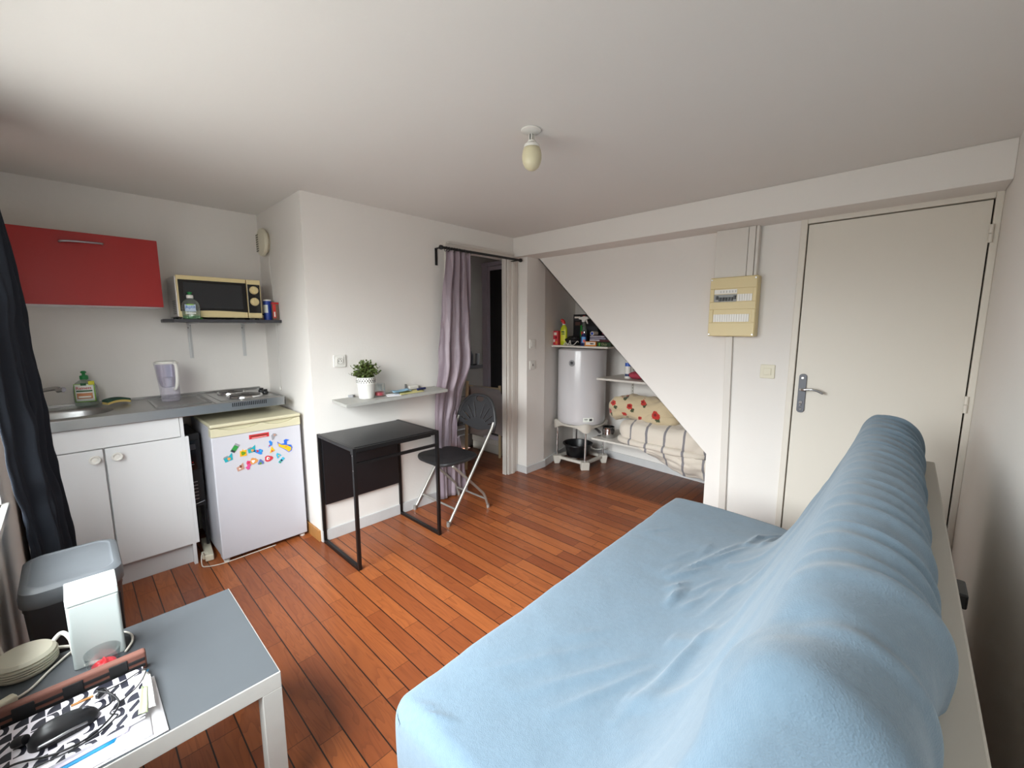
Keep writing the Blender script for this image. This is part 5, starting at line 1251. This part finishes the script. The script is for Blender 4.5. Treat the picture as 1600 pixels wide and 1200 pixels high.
# ================================================================== COFFEE TABLE
TZ = .45
CTB = thing('coffee_table', 'low square white side table with a grey top', 'table', (-2.86, -1.23, 0))
q = MB(); q.box(-3.14, -2.586, -1.512, -.952, TZ-.05, TZ-.0012); q.build('top_slab', M_tablewhite, CTB, bevel=.002)
q = MB(); q.box(-3.137, -2.589, -1.509, -.955, TZ-.002, TZ); q.build('tabletop', M_tabletop, CTB, bevel=.0008)
for x in (-3.14, -2.636):
    for y in (-1.512, -1.002): MB().box(x, x+.05, y, y+.05, 0, TZ-.05).build('leg', M_tablewhite, CTB, bevel=.0015)
# white upright box
WB = thing('white_box', 'tall white plastic box standing on the low table', 'box', (-2.935, -1.03, TZ))
M_opal = pbr('pale_white_plastic', 'B2BBB9', .4)
q = MB(); q.prism(rrect(-2.992, -2.882, -1.086, -.99, .008), 2, TZ+.0005, TZ+.192); q.build('housing', M_opal, WB, bevel=.002)
q = MB(); q.prism([(-1.086, TZ+.194), (-1.083, TZ+.216), (-.99, TZ+.228), (-.99, TZ+.194)], 0, -2.992, -2.882); q.build('lid', M_opal, WB, bevel=.003)
# round ridged device with lead
RDV = thing('round_device', 'flat round white device with ribbed rim and thick white lead', 'device', (-3.09, -.985, TZ))
dcx, dcy = -3.087, -.975
prof_ = [(0, 0), (.055, 0), (.064, .008)]
for i in range(4): prof_ += [(.0665, .0135+.007*i), (.0665, .0170+.007*i), (.0605, .0172+.007*i), (.0605, .0200+.007*i)]
prof_ += [(.064, .044), (.056, .052), (.04, .053), (.02, .051), (0, .050)]
MB().lathe(prof_, (dcx, dcy, TZ+.0005), 64).build('body', pbr('ivory_device', 'B5B09F', .45), RDV, smooth='auto')
MB().tube(catmull([(dcx+.055, dcy+.02, TZ+.045), (dcx+.075, dcy+.02, TZ+.062), (dcx+.092, dcy-.01, TZ+.05), (dcx+.098, dcy-.05, TZ+.02), (dcx+.112, dcy-.10, TZ+.008), (dcx+.15, dcy-.125, TZ+.007)], 8), .006, 10).build('lead', M_white, RDV, smooth=True)
WC = MB().tube(catmull([(-3.135, -1.115, TZ+.005), (-3.08, -1.095, TZ+.005), (-3.04, -1.035, TZ+.005), (-3.0, -.985, TZ+.006), (-2.98, -.97, TZ+.006), (-2.90, -.972, TZ+.006), (-2.868, -1.01, TZ+.007), (-2.866, -1.06, TZ+.008), (-2.885, -1.10, TZ+.006)], 8), .0032, 8).build('charging_cable', M_cable, None, smooth=True)
tag(WC, 'thin ivory cable curling around the white box on the low table', 'cable')
q = MB().at((-3.125, -1.12, TZ+.0005), rz=.5).box(-.02, .03, -.012, .012, 0, .02); tag(q.build('cable_plug', M_ivory, None, bevel=.005), 'small ivory plug lying at the window side of the low table', 'plug')
tag(MB().tube(catmull([(-3.155, -.80, TZ+.06), (-3.13, -.90, TZ+.025), (-3.09, -.90, TZ+.01), (-3.03, -.935, TZ+.012), (-2.99, -.962, TZ+.01)], 8), .0045, 8).build('device_cable', M_cable, None, smooth=True), 'ivory cable running along the rear edge of the low table to the wall', 'cable')
# glass with red content
GL = thing('glass_bowl', 'small clear glass with bright red contents on the low table', 'glass', (-2.932, -1.135, TZ))
gx, gy = -2.932, -1.138
MB().lathe([(0, 0), (.028, 0), (.033, .006), (.0385, .055), (.0395, .060), (.0375, .060), (.031, .010), (0, .006)], (gx, gy, TZ+.0005), 44).build('glass_body', M_clear, GL, smooth='auto')
q = MB(); rows = []
for i in range(9):
    k = i/8; rows.append([(gx+.026*k*math.cos(2*PI*j/28), gy+.026*k*math.sin(2*PI*j/28), TZ+.034-.014*k+.012*noise.noise(Vector((k*3*math.cos(2*PI*j/28), k*3*math.sin(2*PI*j/28), 3)))*(1-k*k)) for j in range(28)])
q.grid(rows, True); q.lathe([(0, .012), (.028, .012), (.026, .020)], (gx, gy, TZ), 28, cap=False); q.build('contents', pbr('red_gel', 'E0303A', .35), GL, smooth='auto')
# brown case with black straps standing on edge
BC = thing('brown_case', 'brown suede case with black elastic straps standing on the low table', 'case', (-2.98, -1.205, TZ))
cy0, cy1 = -1.222, -1.198
MB().box(-3.118, -2.846, cy0, cy1, TZ+.001, TZ+.056).build('case_body', M_brown, BC, bevel=.006, seg=3)
for x in (-3.078, -2.992, -2.905): MB().box(x-.019, x+.019, cy0-.003, cy1-.012, TZ+.018, TZ+.050).build('strap_patch', M_strap, BC, bevel=.002)
for zz in (.012, .030): MB().box(-3.116, -2.85, cy0-.0022, cy0+.001, TZ+zz, TZ+zz+.009).build('strap', M_strap, BC, bevel=.001)
# papers and patterned notebook
for i, (pts, z, lab) in enumerate(((((-3.135, -1.500), (-2.836, -1.508), (-2.838, -1.275), (-3.135, -1.262)), TZ+.0005, 'lowest white sheet of the paper pile on the low table'),
                         (((-3.13, -1.505), (-2.865, -1.500), (-2.858, -1.27), (-3.13, -1.255)), TZ+.0045, 'second white sheet of the paper pile, below the blue folder'),)):
    sheet('paper_sheet', lab, 'paper', pts, z, M_paper, .0006, .0030, i, 'papers on the low table')
sheet('blue_folder', 'bright blue cardboard folder edge showing under the patterned notebook', 'folder', [(-3.12, -1.47), (-2.93, -1.462), (-2.845, -1.243), (-3.12, -1.246)], TZ+.0085, pbr('cyan_card', '1F8FC4', .5), 0, .002)
sheet('paper_sheet', 'lilac-edged sheet lying between folder and notebook on the low table', 'paper', [(-3.12, -1.462), (-2.905, -1.452), (-2.862, -1.26), (-3.12, -1.25)], TZ+.0110, pbr('lilac_paper', 'D9D2E6', .6), 0, .0025, 3)
M_pat = pbr('black_and_white_print', 'E6E4E8', .5); t = NT(M_pat); b = t.n['Principled BSDF']
tc = t.n.new('ShaderNodeTexCoord'); sp = t.n.new('ShaderNodeSeparateXYZ'); t.l.new(tc.outputs['Object'], sp.inputs[0])
S_ = 1/.027
ux = t.math('MULTIPLY', t.math('ADD', sp.outputs[0], t.math('MULTIPLY', sp.outputs[1], .05)), S_); uy = t.math('MULTIPLY', t.math('ADD', sp.outputs[1], 4), S_*.8)
ix, iy = t.math('FLOOR', ux), t.math('FLOOR', uy); fx_, fy_ = t.math('FRACT', ux), t.math('FRACT', uy)
cbn = t.n.new('ShaderNodeCombineXYZ'); t.l.new(ix, cbn.inputs[0]); t.l.new(iy, cbn.inputs[1])
wn = t.n.new('ShaderNodeTexWhiteNoise'); wn.noise_dimensions = '2D'; t.l.new(cbn.outputs[0], wn.inputs['Vector']); h = wn.outputs['Value']
def circ(cx, cy, r): return t.math('LESS_THAN', t.math('ADD', t.math('POWER', t.math('SUBTRACT', fx_, cx), 2.0), t.math('POWER', t.math('SUBTRACT', fy_, cy), 2.0)), r*r)
inx = t.math('MULTIPLY', t.math('GREATER_THAN', fx_, .08), t.math('LESS_THAN', fx_, .92))
f1 = t.math('MULTIPLY', t.math('MULTIPLY', circ(0, .5, .85), t.math('SUBTRACT', 1.0, circ(.15, .5, .38))), inx)
f2 = t.math('MULTIPLY', t.math('LESS_THAN', t.math('ABSOLUTE', t.math('SUBTRACT', fy_, t.math('MULTIPLY', fx_, .9))), .24), inx)
f3 = t.math('MULTIPLY', t.math('LESS_THAN', fx_, .55), t.math('GREATER_THAN', fy_, .12))
f4 = t.math('MULTIPLY', circ(.9, .1, .8), t.math('GREATER_THAN', fy_, .08))
sel = t.math('MULTIPLY', h, 5.0)
def between(a, c_): return t.math('MULTIPLY', t.math('GREATER_THAN', sel, a), t.math('LESS_THAN', sel, c_))
tot = t.math('ADD', t.math('ADD', t.math('MULTIPLY', f1, between(0, 1.2)), t.math('MULTIPLY', f2, between(1.2, 2.3))), t.math('ADD', t.math('MULTIPLY', f3, between(2.3, 3.3)), t.math('MULTIPLY', f4, between(3.3, 4.3))))
t.l.new(t.mix(t.math('MINIMUM', tot, 1.0), lin('E6E2EA'), lin('1B1C2A')), b.inputs['Base Color'])
NB = thing('notebook', 'black and white patterned notebook lying on the papers of the low table', 'notebook', (-2.98, -1.36, TZ+.014))
q = MB(); q.prism([(-3.13, -1.455), (-2.872, -1.440), (-2.858, -1.238), (-3.13, -1.240)], 2, TZ+.0140, TZ+.0205); q.build('page_block', M_paper, NB)
q = MB(); q.prism([(-3.131, -1.456), (-2.871, -1.441), (-2.857, -1.237), (-3.131, -1.239)], 2, TZ+.0205, TZ+.0215); q.build('cover', M_pat, NB)
for i, (pts, z, col, lab) in enumerate(((((-2.872, -1.42), (-2.850, -1.43), (-2.846, -1.29), (-2.860, -1.25)), TZ+.022, 'DAD8D2', 'narrow till receipt folded over the notebook edge'),
                                        (((-2.884, -1.435), (-2.866, -1.44), (-2.857, -1.34), (-2.868, -1.33)), TZ+.0245, '9AA882', 'pale green slip lying on the corner of the notebook'))):
    sheet('receipt', lab, 'receipt', pts, z, pbr('slip_%d' % i, col, .7), .004, .0008, i+4)
t_ = thing('wooden_stick', 'short flat orange-brown stick behind the computer mouse', 'stick', (-2.985, -1.27, TZ+.022))
MB().at((-2.978, -1.272, TZ+.0225), rz=.0).box(-.02, .02, -.0035, .0035, 0, .002).build('stick_body', pbr('orange_wood', 'A8743A', .6), t_)
# mouse
MO = thing('computer_mouse', 'black computer mouse with its cable lying on the patterned notebook', 'mouse', (-3.01, -1.345, TZ+.022))
q = MB(); rows = []
for i in range(25):
    a = PI/2*i/24; row = []
    for j in range(40):
        t2 = 2*PI*j/40; e = .8
        cx_, cy_ = math.copysign(abs(math.cos(t2))**e, math.cos(t2)), math.copysign(abs(math.sin(t2))**e, math.sin(t2))
        k = math.cos(a)**.7; wv = 1-.10*math.cos(2*t2+PI)*.5
        zz = .038*math.sin(a)*(1-.25*cx_*k*.6)
        row.append(((.060*k*cx_), (.031*k*cy_*wv), zz))
    rows.append(row)
mm_ = Matrix.Translation((-3.008, -1.355, TZ+.0217)) @ Matrix.Rotation(.10, 4, 'Z')
q.M = mm_; q.grid(rows, True); q.build('shell', pbr('mouse_black', '17181B', .38), MO, smooth=True)
q = MB(); q.M = mm_; q.tube(catmull([(-.045, -.028, .012), (-.02, -.033, .016), (.01, -.0325, .017), (.035, -.028, .012)], 6), .0032, 8); q.build('side_grip', M_alu, MO, smooth=True)
q = MB(); q.M = mm_
for i in range(9): q.box(-.030+.006*i, -.0275+.006*i, -.033, -.029, .005, .012)
q.build('grip_ribs', M_black, MO)
q = MB(); q.M = mm_ @ Matrix.Translation((.036, .003, .024)) @ Matrix.Rotation(PI/2, 4, 'X'); q.lathe([(0, -.004), (.009, -.004), (.009, .004), (0, .004)], seg=18); q.build('scroll_wheel', M_greygrey, MO, smooth='auto')
cab = [(-2.95, -1.35, TZ+.03), (-2.925, -1.335, TZ+.028), (-2.935, -1.29, TZ+.04), (-2.95, -1.30, TZ+.05), (-2.925, -1.33, TZ+.045), (-2.915, -1.37, TZ+.03), (-2.96, -1.42, TZ+.026), (-3.02, -1.425, TZ+.026), (-3.085, -1.395, TZ+.028), (-3.13, -1.41, TZ+.028)]
MB().tube(catmull(cab, 8), .0023, 7).build('mouse_cable', M_black, MO, smooth=True)
cab = [(-2.945, -1.285, TZ+.03), (-2.90, -1.275, TZ+.026), (-2.862, -1.262, TZ+.028), (-2.853, -1.275, TZ+.03), (-2.875, -1.32, TZ+.026), (-2.93, -1.37, TZ+.025), (-2.92, -1.40, TZ+.026), (-2.98, -1.435, TZ+.025), (-3.08, -1.43, TZ+.025)]
MB().tube(catmull(cab, 8), .0016, 6).build('mouse_cable', M_black, MO, smooth=True)
MB().at((-2.943, -1.29, TZ+.026), rz=.8).box(-.012, .012, -.005, .005, 0, .012).build('cable_tie', M_black, MO, bevel=.002)
q = MB(); q.M = Matrix.Translation((-3.078, -1.335, TZ+.034)) @ Matrix.Rotation(1.2, 4, 'Y') @ Matrix.Rotation(.6, 4, 'X'); q.lathe([(0, -.012), (.010, -.012), (.0115, -.006), (.0115, .006), (.010, .012), (0, .012)], seg=20); q.build('ferrite_bead', M_black, MO, smooth='auto')

# ================================================================== WINDOW CORNER
BN = thing('waste_bin', 'charcoal waste bin with grey rounded lid beside the base cabinet', 'bin', (-2.98, -.53, 0))
q = MB()
def brow(k, z, dx=0): return [q.v((-2.980+dx+(x+2.980)*k, -.535+(y+.535)*k, z)) for x, y in rrect(-3.108, -2.858, -.70, -.365, .055, 8)]
rg = [brow(.84, .0), (brow(.86, .006)), brow(.985, .47), brow(1.0, .475), brow(1.0, .505)]
for A, B in zip(rg, rg[1:]):
    for i in range(len(A)): q.f([A[i], A[(i+1) % len(A)], B[(i+1) % len(A)], B[i]])
q.f(rg[0][::-1]); q.build('bin_body', M_bin, BN, smooth='auto')
q = MB(); rg = [brow(1.035, .495), brow(1.05, .50), brow(1.05, .525), brow(1.02, .548), brow(.93, .556), brow(.86, .557), brow(.835, .5535), brow(.80, .5525), brow(.4, .556)]
for A, B in zip(rg, rg[1:]):
    for i in range(len(A)): q.f([A[i], A[(i+1) % len(A)], B[(i+1) % len(A)], B[i]])
q.f(rg[0][::-1]); q.f(rg[-1]); q.build('lid', M_lidgrey, BN, smooth='auto')
MB().box(-2.985, -2.868, -.7015, -.694, .08, .46).build('dark_panel', M_black, BN, bevel=.002)
MB().box(-3.006, -2.982, -.7055, -.699, .40, .44).build('sticker', M_ivory, BN)
for y, z in ((-.90, .22), (-.88, .14)): pass
for y, z, lab in ((-.78, .305, 'upper ivory wall socket box low on the window wall behind the table'), (-.80, .19, 'lower ivory wall socket box low on the window wall behind the table')):
    t_ = thing('wall_socket_box', lab, 'socket', (XW, y, z))
    MB().box(XW+.0005, XW+.035, y-.035, y+.035, z-.035, z+.035).build('housing', M_ivory, t_, bevel=.006)
    MB().box(XW+.034, XW+.039, y-.024, y+.024, z-.024, z+.024).build('insert', M_white, t_, bevel=.003)
# dark window curtain
DC = thing('window_curtain', 'dark grey satin curtain hanging at the window beside the kitchenette', 'curtain', (-3.07, -.3, 1.1))
M_dark = pbr('charcoal_satin', '2E3239', .9, spec=.05, sheen=.0, bump=.3, bscale=40)
q = MB(); rows = []; NY, NZ = 110, 80
tL = [(.10, -.30), (.55, -.30), (.72, -.34), (.86, -.42), (1.3, -.45), (2.15, -.46)]
tX = [(.10, .085), (.5, .06), (1.0, .035), (1.5, .022), (2.15, .0)]
for k in range(NZ+1):
    z = .10+(2.16-.10)*k/NZ; row = []; y0 = interp(tL, z); y1 = -.075
    for i in range(NY+1):
        u = i/NY; y = y0+(y1-y0)*u
        amp = .024+.012*(1-z/2.2)
        f_ = math.sin(u*2*PI*3.1+.4+.5*math.sin(z*1.7))*amp+.3*amp*math.sin(u*2*PI*10+z*1.5)
        cr = .012*noise.noise(Vector((u*4, z*5, 2)))+.006*noise.noise(Vector((u*11+z*4, z*11, 6)))
        x = -3.075+interp(tX, z)*(.45+.55*u)+f_*(.5+.5*u)+cr*(1 if z < 1.6 else .4)
        if u < .35: x -= .062*(1-u/.35)**1.5
        row.append((max(x, XW+.008), y, z))
    rows.append(row)
q.grid(rows); q.build('curtain_cloth', M_dark, DC, smooth=True, solid=.002)
MB().tube([(-3.085, -2.75, 2.175), (-3.085, .05, 2.175)], .011, 12).build('curtain_pole', M_rod, DC, smooth='auto')
MB().box(XW+.001, -3.075, .02, .032, 2.165, 2.185).build('pole_bracket', M_rod, DC)
bpy.context.view_layer.update()
